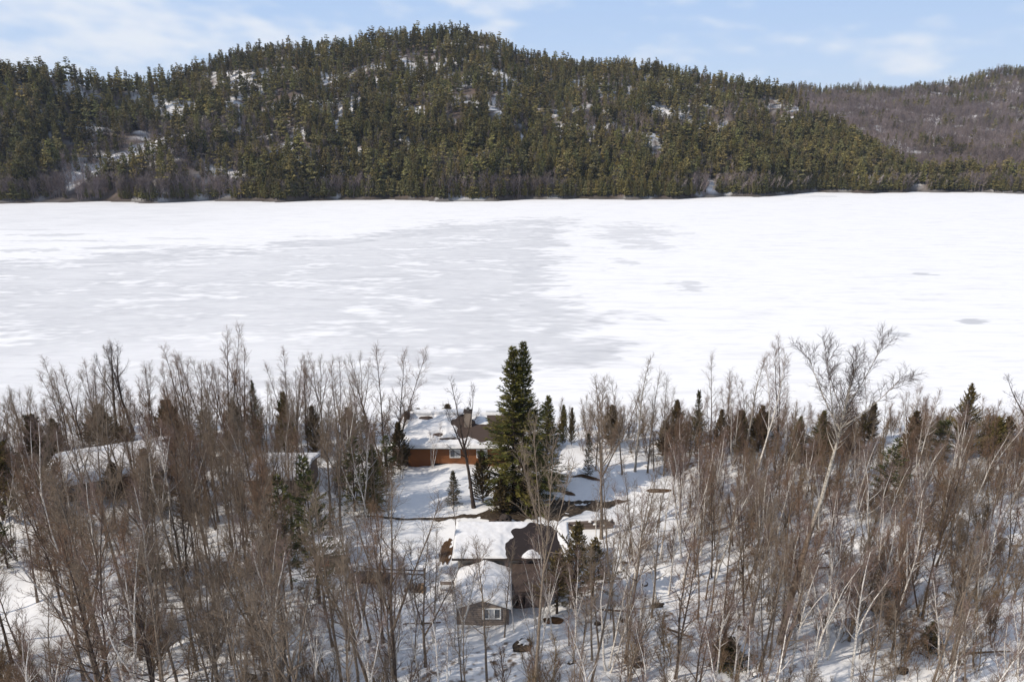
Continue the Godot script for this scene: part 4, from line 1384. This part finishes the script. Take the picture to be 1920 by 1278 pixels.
func near_trees() -> void:
	var one := [[0.0, 0.0, 1.0, 0.0]]
	for k in 3:
		make_proto("slim", bare_tree(400 + k, {"h": 15.0, "r": 0.125, "start": 0.34, "stems": one, "limbs": 22, "limb": 3.4, "angle0": 60.0, "angle1": 38.0, "up": 0.4, "sub": 2.8, "twig": 1.0, "fine": 4.2, "tw_r": 0.0095, "bend": 0.055}), M.grey_brown_bark, M.grey_twigs)
	for k in 4:
		var st := [[0.05, 0.0, 1.0, 0.0], [0.34, 0.16, 0.66, 0.28], [-0.36, -0.12, 0.58, 0.36]]
		if k % 2: st.append([-0.1, 0.4, 0.55, 0.42])
		make_proto("maple", bare_tree(420 + k, {"h": 15.0, "r": 0.155, "start": 0.36, "stems": st, "limbs": 18, "limb": 4.0, "angle0": 56.0, "angle1": 32.0, "up": 0.5, "sub": 2.3, "twig": 1.05, "fine": 3.2, "tw_r": 0.010, "bend": 0.07}), M.grey_brown_bark, M.brown_twigs)
	for k in 3:
		var st := [[0.0, 0.0, 1.0, 0.0], [0.22, 0.1, 0.85, 0.0 if k == 1 else 0.2]]
		make_proto("twiggy", bare_tree(440 + k, {"h": 15.0, "r": 0.12, "start": 0.26, "stems": st, "limbs": 24, "limb": 3.5, "angle0": 56.0, "angle1": 34.0, "up": 0.4, "sub": 3.0, "twig": 1.0, "fine": 5.5, "tw_r": 0.0095, "bend": 0.05}), M.dark_bark, M.red_twigs)
	for k in 5:
		var st: Array = [[[0.0, 0.0, 1.0, 0.0], [0.24, 0.05, 0.5, 0.42]], [[0.12, 0.0, 1.0, 0.0], [-0.3, 0.1, 0.85, 0.0]], [[0.05, 0.05, 1.0, 0.0], [0.3, -0.1, 0.5, 0.36], [-0.3, 0.1, 0.48, 0.4]], [[0.0, 0.0, 1.0, 0.0]], [[0.2, 0.0, 1.0, 0.0], [-0.2, 0.15, 0.9, 0.0], [0.02, -0.25, 0.8, 0.0]]][k]
		make_proto("birch", bare_tree(460 + k, {"h": 12.0, "r": 0.115, "start": 0.4, "stems": st, "limbs": 18, "limb": 2.4, "angle0": 50.0, "angle1": 30.0, "up": 0.4, "sub": 2.8, "twig": 0.95, "fine": 3.2, "tw_r": 0.010, "bend": 0.09}), M.white_bark, M.birch_twigs)
	for k in 2:
		var st := [[0.0, 0.0, 1.0, 0.0], [-0.55, 0.1, 0.5, 0.45], [0.5, -0.1, 0.42, 0.52]]
		make_proto("oak", bare_tree(480 + k, {"h": 14.0, "r": 0.24, "start": 0.32, "stems": st, "limbs": 14, "limb": 3.8, "angle0": 58.0, "angle1": 40.0, "up": 0.55, "sub": 2.0, "twig": 0.9, "fine": 3.0, "tw_r": 0.013, "bend": 0.10}), M.dark_bark, M.dark_twigs)
	for k in 2:
		make_proto("fan", bare_tree(486 + k, {"h": 18.0, "r": 0.145, "start": 0.62, "stems": [[0.02, 0.0, 1.0, 0.0], [0.42, 0.1, 0.42, 0.56], [-0.4, -0.1, 0.40, 0.60], [0.1, 0.45, 0.36, 0.64]], "limbs": 20, "limb": 2.8, "angle0": 52.0, "angle1": 32.0, "up": 0.5, "sub": 2.6, "twig": 0.95, "fine": 4.5, "tw_r": 0.010, "bend": 0.045}), M.grey_brown_bark, M.grey_twigs)
	make_proto("aspen", bare_tree(490, {"h": 15.0, "r": 0.15, "start": 0.45, "stems": one, "limbs": 26, "limb": 2.4, "angle0": 52.0, "angle1": 36.0, "up": 0.5, "sub": 2.8, "twig": 0.85, "fine": 5.0, "tw_r": 0.011, "bend": 0.06}), M.pale_bark, M.grey_twigs)
	make_proto("poplar", bare_tree(495, {"h": 24.0, "along": 0.04, "r": 0.30, "start": 0.72, "stems": [[0.02, 0.0, 1.0, 0.0], [0.85, 0.15, 0.26, 0.76], [-0.9, 0.12, 0.26, 0.74], [0.35, -0.8, 0.22, 0.80], [-0.25, 0.85, 0.22, 0.79], [0.6, 0.5, 0.2, 0.84], [-0.6, -0.3, 0.2, 0.85]], "limbs": 52, "limb": 3.0, "angle0": 54.0, "angle1": 36.0, "up": 0.3, "sub": 3.2, "twig": 0.95, "fine": 6.5, "tw_r": 0.010, "bend": 0.05}), M.poplar_bark, M.dark_twigs)
	# evergreens
	var green := [Vector3(0.050, 0.060, 0.018), Vector3(0.150, 0.130, 0.034)]
	var olive := [Vector3(0.080, 0.075, 0.024), Vector3(0.160, 0.125, 0.044)]
	var brown := [Vector3(0.075, 0.060, 0.026), Vector3(0.125, 0.090, 0.048)]
	var deep := [Vector3(0.045, 0.055, 0.020), Vector3(0.100, 0.095, 0.036)]
	for k in 2:
		make_proto("spruce", evergreen(500 + k, {"h": 18.0, "w": 7.4, "r": 0.26, "low": 0.3, "step": 0.29, "per": 9, "droop0": -16.0, "droop1": 38.0, "lift": 0.22, "dens": 12.0, "len": 0.36, "wid": 0.16, "bare": 0.25, "rise": -0.05, "shape": "cone", "hues": green}), M.dark_bark, M.spruce_green)
	for k in 3:
		make_proto("cedar", evergreen(510 + k, {"h": 6.0, "w": 3.4, "r": 0.10, "low": 0.25, "step": 0.15, "per": 8, "droop0": 12.0, "droop1": 58.0, "lift": 0.5, "dens": 9.0, "len": 0.27, "wid": 0.20, "bare": 0.3, "rise": 0.45, "shape": "column", "hues": brown if k < 2 else olive}), M.dark_bark, M.cedar_green)
	make_proto("cedar", evergreen(515, {"h": 8.0, "w": 4.0, "r": 0.13, "low": 1.3, "step": 0.2, "per": 8, "droop0": 5.0, "droop1": 52.0, "lift": 0.45, "dens": 10.0, "len": 0.25, "wid": 0.18, "bare": 0.3, "rise": 0.4, "shape": "ragged", "hues": [Vector3(0.062, 0.052, 0.022), Vector3(0.155, 0.118, 0.046)]}), M.dark_bark, M.cedar_green)
	for k in 2:
		make_proto("pine", evergreen(520 + k, {"h": 12.0, "w": 5.6, "r": 0.17, "low": 1.6, "step": 0.42, "per": 8, "droop0": -6.0, "droop1": 35.0, "lift": 0.2, "dens": 9.0, "len": 0.40, "wid": 0.16, "bare": 0.35, "rise": 0.15, "shape": "ragged", "hues": deep}), M.dark_bark, M.pine_green)
	make_proto("fir", evergreen(530, {"h": 5.0, "w": 2.2, "r": 0.07, "low": 0.2, "step": 0.18, "per": 7, "droop0": 4.0, "droop1": 45.0, "lift": 0.2, "dens": 8.0, "len": 0.26, "wid": 0.17, "bare": 0.25, "rise": 0.1, "shape": "spire", "hues": [Vector3(0.055, 0.056, 0.024), Vector3(0.105, 0.085, 0.042)]}), M.dark_bark, M.fir_green)

	# evergreens that can be told apart: kind, x, z, height, width, which, label
	var ever := [
		["spruce", 0.2, -66.8, 18.3, 8.2, 0, "tallest dark green spruce in front of the brick house, its left top"],
		["spruce", 1.4, -67.3, 18.9, 7.4, 1, "second tall spruce, right-hand top of the pair beside the brick house"],
		["spruce", 4.0, -72.5, 11.4, 5.4, 0, "shorter dark spruce tucked behind the right side of the tall pair"],
		["cedar", -3.2, -67.1, 6.1, 3.5, 0, "brownish cedar at the left foot of the tall spruce pair"],
		["cedar", 1.5, -65.9, 4.6, 3.8, 1, "low brown cedar at the foot of the tall spruce, above the driveway"],
		["cedar", -1.2, -64.9, 4.0, 3.2, 0, "low rust-brown cedar at the near foot of the tall spruce"],
		["fir", -6.4, -66.5, 3.9, 2.1, 0, "little brownish fir alone in the snow before the brick house"],
		["cedar", 6.9, -84.6, 5.7, 1.9, 2, "pale left one of two slim cedars by the lake right of spruce"],
		["cedar", 8.0, -84.3, 5.3, 1.7, 1, "pale right one of two slim cedars by the lake right of spruce"],
		["fir", 9.2, -74.7, 5.5, 1.7, 0, "slim grey-green fir standing alone right of the tall spruce"],
		["cedar", -13.5, -90.9, 3.1, 3.8, 2, "low bushy cedar behind the left end of the brick house roof"],
		["cedar", -9.2, -90.9, 3.7, 3.7, 0, "low brown cedar behind the middle of the brick house roof"],
		["cedar", -13.8, -76.4, 6.3, 3.4, 0, "brown cedar against the left wall of the brick house"],
		["pine", -14.6, -72.1, 5.8, 3.7, 0, "dark green young pine left of the brick house porch"],
		["cedar", -53.5, -63.5, 11.4, 7.2, 2, "big dark evergreen at the left edge in front of the long house"],
		["cedar", -50.6, -66.2, 10.6, 5.4, 1, "big brown-green cedar just right of the one at left edge"],
		["cedar", -59.2, -81.3, 4.9, 3.2, 1, "cedar behind the left end of the long house"],
		["cedar", -54.2, -83.0, 6.0, 5.7, 0, "broad brown cedar behind the long house below the leaning oaks"],
		["cedar", -44.0, -81.3, 7.3, 5.5, 1, "broad dark brown cedar behind the long house's right end"],
		["spruce", -34.1, -84.1, 9.2, 2.7, 1, "narrow pointed dark spruce by the lake, left of two round cedars"],
		["cedar", -29.2, -81.3, 8.6, 3.8, 2, "larger of two smooth round-topped cedars by the lake"],
		["cedar", -25.6, -81.3, 6.9, 3.2, 0, "smaller of two smooth round-topped cedars by the lake"],
		["pine", -16.3, -49.1, 13.8, 5.4, 1, "tall dark ragged pine left of the firewood"],
		["pine", -19.1, -50.7, 11.0, 4.0, 0, "second dark ragged pine, left of the tallest pine by the firewood"],
		["pine", -16.8, -64.7, 8.5, 4.8, 0, "dark pine in front of the small house's right corner"],
		["spruce", -14.9, -65.6, 7.7, 3.6, 1, "dark spruce left of the driveway's far end"],
		["fir", -32.3, -52.7, 4.6, 3.6, 0, "olive fir deep in the left wood, the larger of two"],
		["fir", -28.2, -43.4, 3.3, 2.8, 0, "olive fir deep in the left wood, the smaller of two"],
		["cedar", -37.9, -65.3, 4.6, 4.0, 2, "ochre cedar in the snow in front of the long house"],
		["cedar", -44.5, -68.6, 4.6, 3.6, 0, "rusty brown cedar covering the middle of the long house's roof"],
		["cedar", -41.2, -69.4, 5.6, 4.2, 1, "brown cedar in front of the long house's right half"],
		["cedar", -33.5, -63.0, 5.2, 3.6, 1, "dark cedar in front of the long house's right end"],
		["pine", -46.5, -54.4, 4.8, 3.2, 0, "small green pine at the left edge below the big dark evergreens"],
		["cedar", 5.1, -48.4, 8.3, 5.0, 3, "tallest olive cedar right of the lean-to"],
		["cedar", 3.7, -47.6, 6.0, 4.0, 3, "shorter olive cedar between the lean-to and the tallest cedar"],
		["cedar", 7.0, -50.4, 5.6, 4.2, 3, "olive cedar right of the tallest cedar, under the timber wall"],
		["fir", 23.9, -81.3, 8.9, 2.3, 0, "tall slim fir by the lake at the clearing's right side"],
		["fir", 29.3, -80.4, 6.0, 2.6, 0, "dark short fir by the lake left of the tall poplar"],
		["spruce", 38.6, -78.7, 7.2, 4.2, 0, "dark spruce behind the tall poplar's white trunk"],
		["spruce", 36.2, -79.2, 6.0, 3.2, 1, "small dark spruce just left of the tall poplar's white trunk"],
		["pine", 39.8, -65.0, 8.4, 4.4, 1, "dark green spruce-like pine alone in the right wood"],
		["cedar", 56.4, -78.2, 10.6, 4.8, 3, "tall ragged cedar by the lake behind the forked right birch"],
		["pine", 53.6, -78.8, 5.6, 5.6, 0, "broad dark pine left of the tall ragged cedar"],
		["cedar", 27.0, -81.3, 6.1, 2.8, 0, "brown cedar by the lake among the slim trees"],
		["cedar", 19.7, -81.3, 4.9, 3.0, 1, "rusty brown cedar by the lake at the clearing's right corner"],
		["cedar", 60.4, -78.2, 6.0, 4.0, 2, "dark cedar near the right edge by the lake"],
		["fir", 16.0, -41.3, 2.5, 3.0, 0, "low spreading juniper-like fir at the bottom right of the shed"],
		["fir", 31.8, -43.1, 2.6, 2.0, 0, "low green fir among the white birches at lower right"]]
	for t in ever:
		place(t[0], t[1], t[2], t[3], 0.0, 0.0, t[4], t[5]).set_meta("label", t[6])
	# a belt of low dark evergreens along the shore
	var belt := []
	for k in 22:
		var x: float = [-62.0, -50.0, -47.5, -40.0, -22.0, -19.5, 13.0, 22.0, 25.0, 30.5, 32.5, 34.5, 41.0, 43.5, 46.0, 48.0, 50.5, 58.5, 62.5, 64.5, 67.0, -36.5][k] + rng.randf_range(-0.6, 0.6)
		belt.append([x, rng.randf_range(-86.0, -79.0) if absf(x + 21.0) > 3.0 else -86.0])
	belt.sort_custom(func(a, b): return a[0] < b[0])
	for k in belt.size():
		var o := place("cedar" if belt[k][0] > 12.0 or k % 3 else "pine", belt[k][0], belt[k][1], rng.randf_range(3.6, 6.6), 0, 0, rng.randf_range(2.6, 4.4), k % 2 if k % 3 else 3)
		o.set_meta("label", "low dark evergreen in the shore belt, %s of the belt counted from the left" % ordinal(k + 1))
		o.set_meta("group", "evergreens in the shore belt")

	# leafless trees that can be told apart: kind, x, z, height, lean, label
	var bare := [
		["oak", -54.5, -86.6, 14.0, -1.6, "dark leaning oak, left one of two by the lake"],
		["oak", -53.6, -88.9, 14.3, 0.3, "dark upright oak, right one of two by the lake"],
		["maple", -59.1, -85.5, 9.1, -0.3, "thin forked dark tree behind the long house's left end"],
		["slim", -48.6, -85.0, 11.4, 1.4, "slender bare tree right of the two dark oaks, nearer the house"],
		["slim", -51.0, -88.1, 11.2, 1.0, "slender bare tree right of the two dark oaks, nearer the lake"],
		["twiggy", -37.3, -82.2, 16.4, 0.8, "tallest reddish fine-twigged tree by the lake on the left"],
		["twiggy", -39.6, -81.3, 14.2, -1.9, "reddish fine-twigged tree leaning left, left of the tallest one"],
		["twiggy", -35.8, -83.1, 14.8, 2.0, "reddish fine-twigged tree leaning right, right of the tallest one"],
		["twiggy", -41.8, -81.3, 14.2, 1.0, "outermost left of the four tall reddish trees by the lake"],
		["slim", -38.4, -80.3, 13.9, 0.3, "slender straight tree amid the tall reddish trees by the lake"],
		["slim", -31.4, -79.5, 10.5, 1.1, "slender bare tree between pointed spruce and round cedars"],
		["slim", -21.0, -78.2, 12.5, -0.4, "slender bare tree behind the small house's right corner"],
		["slim", -25.1, -83.3, 9.6, 1.1, "slender short tree behind the smaller round cedar"],
		["birch", -27.5, -65.0, 11.8, -2.0, "white birch leaning left in front of the small house"],
		["birch", -25.3, -66.5, 12.2, 2.6, "white birch leaning right in front of the small house"],
		["twiggy", -15.8, -77.5, 16.0, -0.4, "tall reddish fine-twigged tree left of the brick house"],
		["twiggy", -14.4, -79.0, 15.1, 0.6, "second tall reddish tree touching the brick house's left end"],
		["slim", -19.0, -73.2, 13.4, 0.6, "tall slender tree midway between small house and brick house"],
		["slim", -17.1, -73.2, 14.1, -0.2, "tall slender tree left of the brick house, nearer the lake"],
		["birch", -17.9, -66.0, 12.4, 0.0, "white birch before the dark pine by the small house"],
		["birch", -15.6, -63.5, 11.9, 0.2, "white birch left of the driveway's far end"],
		["oak", -4.1, -65.9, 14.7, 0.0, "dark tree standing before the brick house's windows"],
		["birch", -9.9, -77.0, 6.0, 1.2, "small white birch close in front of the brick house"],
		["fan", 1.4, -36.4, 20.6, 0.7, "big near tree whose straight trunk rises right of the gabled shed"],
		["maple", 9.0, -60.2, 17.0, 0.0, "tall spreading tree with thick trunk beside the timber wall"],
		["slim", 10.3, -76.2, 12.8, -0.4, "slender tree behind the slim fir right of the spruce"],
		["aspen", 15.1, -75.9, 16.0, -0.4, "tall pale aspen at the clearing's upper right corner"],
		["slim", 16.6, -75.5, 13.4, -0.4, "slender tree just right of the pale aspen in the clearing corner"],
		["slim", 18.4, -74.7, 13.0, 0.5, "slender tree leaning right, two right of the pale aspen"],
		["slim", 13.4, -74.7, 12.7, -0.6, "slender tree just left of the pale aspen in the clearing corner"],
		["poplar", 20.9, -44.1, 24.3, 1.5, "tallest pale poplar with wide bare crown against the lake"],
		["birch", 28.4, -72.2, 16.8, 2.3, "tall white birch leaning right, left of the poplar's upper trunk"],
		["slim", 25.3, -79.5, 14.7, -0.9, "tall slender tree by the lake beside the slim fir"],
		["slim", 26.3, -77.8, 12.7, -1.0, "slender tree leaning left beside the slim fir"],
		["aspen", 29.7, -79.5, 15.0, 0.5, "pale aspen by the lake left of the poplar's crown"],
		["twiggy", 34.8, -81.3, 14.9, -1.2, "tall reddish fine-twigged tree just left of the poplar's crown"],
		["birch", 27.4, -76.8, 12.0, -1.8, "white birch leaning left by the lake near the slim fir"],
		["birch", 49.6, -68.4, 11.5, -0.6, "forked white birch in front of the tall ragged cedar"],
		["birch", 54.4, -71.1, 9.5, 2.6, "white birch leaning right near the right edge"],
		["maple", 54.5, -86.6, 6.8, -1.0, "small dark spreading tree by the lake on the right"],
		["oak", 66.7, -81.3, 12.5, -2.0, "dark tree at the right edge by the lake"],
		["birch", 30.6, -48.3, 11.9, 1.9, "white birch with bold fork leaning right, in the right wood's middle"],
		["birch", 28.4, -52.2, 9.5, -0.6, "upright white birch left of the bold forked one"],
		["birch", 38.3, -47.6, 10.5, 0.4, "white birch near the right edge, right of the bold forked one"],
		["slim", 26.3, -44.4, 12.3, 0.3, "dark straight trunk right of the tall poplar's foot"],
		["slim", 18.2, -44.1, 11.2, 0.2, "straight slender trunk left of the tall poplar's foot"],
		["slim", 15.7, -42.2, 11.3, 0.3, "slender trunk further left of the tall poplar's foot"],
		["slim", 19.2, -42.0, 10.2, 0.0, "slender trunk just before the tall poplar's foot"],
		["fan", 5.4, -38.5, 14.3, 1.2, "forked near tree at the bottom, right of the gabled shed"],
		["slim", 8.4, -41.7, 15.6, -0.1, "tall slender trunk at the bottom, below the timber wall"],
		["slim", -11.7, -38.2, 15.6, -0.7, "near dark trunk at the bottom, below the red shed"],
		["maple", -9.6, -38.0, 13.9, -1.2, "near forked tree at the bottom leaning left, below the firewood"],
		["maple", -8.4, -39.9, 15.8, 1.0, "near many-limbed tree at the bottom, left of the shed"],
		["slim", -1.7, -38.5, 13.0, 0.4, "slender trunk at the bottom straight before the gabled shed"],
		["birch", -3.9, -41.4, 10.4, 0.7, "thin white birch at the gabled shed's left front corner"],
		["slim", -33.2, -38.7, 10.7, -0.9, "trunk leaning left at the bottom left corner"],
		["slim", -30.2, -39.3, 14.3, -0.6, "tall trunk leaning left near the bottom left corner"],
		["maple", -28.4, -39.3, 16.6, 1.2, "thick dark many-limbed tree at the bottom left"],
		["slim", -24.8, -39.3, 11.9, 0.4, "slender tree right of the thick dark tree at bottom left"],
		["slim", -22.7, -40.4, 14.6, -0.6, "tall slender tree leaning left, second right of the thick dark tree"],
		["slim", -27.9, -51.9, 12.2, 0.3, "trunk with clear snowy foot deep in the left wood"],
		["maple", -22.0, -42.5, 13.2, 1.0, "spreading tree leaning right in the lower left wood"],
		["maple", -17.5, -39.8, 13.2, 0.6, "forked dark tree at the bottom, left of the tall pines"],
		["birch", -16.3, -39.8, 13.0, 0.2, "pale birch stem at the bottom, below the tall pines"],
		["maple", 2.8, -62.4, 8.2, -1.0, "small spreading tree on the driveway's near side"]]
	for t in bare:
		var o := place(t[0], t[1], t[2], t[3], t[4], 0.0)
		o.set_meta("label", t[5])
	for t in [["birch", 2.2, -46.0, 8.0, 0.5, "leaning birch before the lean-to's black doorway"], ["birch", 0.2, -45.2, 6.6, -0.4, "small birch at the gabled shed's right front corner"], ["slim", -0.6, -44.6, 8.2, 0.2, "thin bare tree just right of the gabled shed's window"], ["birch", -4.4, -43.4, 7.2, 0.3, "thin birch in front of the gabled shed's left end"], ["slim", -6.4, -47.4, 8.6, 0.4, "thin bare tree left of the gabled shed's roof"], ["birch", 3.1, -44.2, 9.2, -0.8, "birch leaning left in front of the shorter olive cedar"], ["slim", -5.4, -58.8, 7.0, 0.2, "thin bare tree at the garage's far left corner"]]:
		place(t[0], t[1], t[2], t[3], t[4], 0.0).set_meta("label", t[5])
	# the rest of the wood: x range at z, z range, how many, height range, what kinds
	var zones := [
		[-64.0, -19.0, -91.0, -74.5, 46, 9.0, 13.5, ["twiggy", "slim", "twiggy", "maple"]],
		[-60.0, -6.0, -71.0, -31.0, 112, 9.5, 15.5, ["slim", "maple", "slim", "twiggy", "maple", "slim", "birch"]],
		[17.0, 70.0, -85.0, -62.0, 68, 7.0, 11.0, ["twiggy", "slim", "twiggy", "birch"]],
		[9.0, 52.0, -61.0, -30.0, 96, 8.0, 12.5, ["birch", "slim", "twiggy", "birch", "slim"]],
		[-7.0, 9.0, -42.5, -33.0, 10, 8.0, 10.5, ["slim", "birch"]],
		[-56.0, -20.0, -70.5, -57.0, 24, 8.5, 12.0, ["slim", "twiggy", "birch"]],
		[6.5, 23.0, -63.0, -35.0, 26, 8.0, 12.0, ["slim", "birch", "slim"]],
		[-21.0, -6.5, -49.0, -34.0, 14, 9.0, 12.5, ["slim", "maple", "slim"]],
		[-10.5, -3.6, -48.5, -41.0, 7, 6.0, 9.0, ["birch", "slim"]],
		[0.8, 6.5, -45.5, -40.0, 5, 5.5, 8.0, ["birch", "slim", "twiggy"]]]
	var keep := [[-26.0, -72.0, 5.5], [-6.3, -81.0, 9.5], [0.0, -56.0, 7.0], [-2.3, -47.6, 4.2], [1.5, -49.5, 3.2], [-16.9, -55.6, 3.0], [-12.0, -52.0, 3.5]]
	var found := []
	for q in zones:
		var n := 0
		var tries := 0
		while n < q[4] and tries < 6000:
			tries += 1
			var x := rng.randf_range(q[0], q[1])
			var z := rng.randf_range(q[2], q[3])
			if absf(x) > (-z * 0.959 + 10.5) * 0.76 + 1.5: continue
			if clearing(x, z) > 0.0 and q[4] > 7: continue
			var loc := Vector2(x + 47.4, z + 73.6).rotated(deg_to_rad(24))
			if absf(loc.x) < 6.8 and absf(loc.y) < 5.6: continue
			var ok := true
			for k in keep:
				if Vector2(k[0] - x, k[1] - z).length() < k[2]: ok = false
			for k in placed:
				if Vector2(k[0] - x, k[1] - z).length() < 1.05: ok = false
			if not ok: continue
			var kind: String = q[7][n % q[7].size()]
			var h := rng.randf_range(q[5], q[6])
			var lx := rng.randf_range(-0.9, 0.9)
			var o := place(kind, x, z, h, lx, rng.randf_range(-0.6, 0.6))
			found.append([o, kind, h, lx, pixel(o.position)])
			n += 1
	found.sort_custom(func(a, b): return a[4].x < b[4].x)
	var tally := {}
	var nouns := {"slim": "slender bare tree", "maple": "spreading bare tree", "twiggy": "reddish twiggy tree", "birch": "white-barked birch"}
	for f in found:
		var where := cell(f[4])
		var size: String = "tall" if f[2] > 12.5 else ("short" if f[2] < 9.5 else "mid-height")
		var key: String = size + f[1] + where
		tally[key] = tally.get(key, 0) + 1
		f[0].set_meta("label", "%s %s, %s from left %s" % [size, nouns[f[1]], ordinal(tally[key]), where])
		f[0].set_meta("group", "birches of the near woods" if f[1] == "birch" else "leafless trees of the near woods")


# ---------------------------------------------------------------- saplings and brush, too many to count
func brush() -> void:
	var kinds := []
	for k in 3:
		var a := bare_tree(600 + k, {"h": 5.0, "r": 0.032, "start": 0.2, "stems": [[0.0, 0.0, 1.0, 0.0], [0.2, 0.1, 0.8, 0.0], [-0.18, 0.15, 0.7, 0.0]], "limbs": 14, "limb": 1.3, "angle0": 40.0, "angle1": 26.0, "up": 0.5, "sub": 2.4, "twig": 0.85, "fine": 2.5, "tw_r": 0.009, "bend": 0.1})
		kinds.append(a)
	var o := thing("undergrowth", "thin brown saplings and brush filling the near woods", "brush")
	o.set_meta("kind", "stuff")
	var where := [[], [], []]
	var tint := [[], [], []]
	var n := 0
	var thick := noise(91, 0.07, 2)
	while n < 1500:
		var z := rng.randf_range(-92.0, -31.0)
		var half := (-z * 0.959 + 10.5) * 0.76 + 1.5
		var x := rng.randf_range(-half, half)
		if clearing(x, z) > -0.12: continue
		if Vector2(x + 46.6, z + 73.6).length() < 8.0 or Vector2(x + 26.0, z + 72.0).length() < 5.0 or Vector2(x + 6.3, z + 81.0).length() < 10.0: continue
		n += 1
		if z > -62.0 and thick.get_noise_2d(x, z) < (0.0 if x < 0.0 else -0.2): continue
		if x > 5.0 and x < 18.0 and z > -60.0 and rng.randf() < 0.6: continue
		var h := rng.randf_range(0.45, 1.25)
		var w := n % 3
		where[w].append(upright(x, land(x, z) - 0.05, z, h, h * rng.randf_range(0.8, 1.2), 0.14))
		var k := rng.randf_range(0.75, 1.25)
		tint[w].append(Color(k, k * rng.randf_range(0.9, 1.0), k * rng.randf_range(0.85, 1.0)))
	M.brown_twigs_tinted = mat("brush_stems", 0.18, 0.135, 0.092)
	M.brown_twigs_tinted.vertex_color_use_as_albedo = true
	for k in 3:
		scatter(o, "brush_stems", kinds[k][0], M.brown_twigs_tinted, where[k], tint[k])
		scatter(o, "brush_twigs", kinds[k][1], M.brown_twigs_tinted, where[k], tint[k])
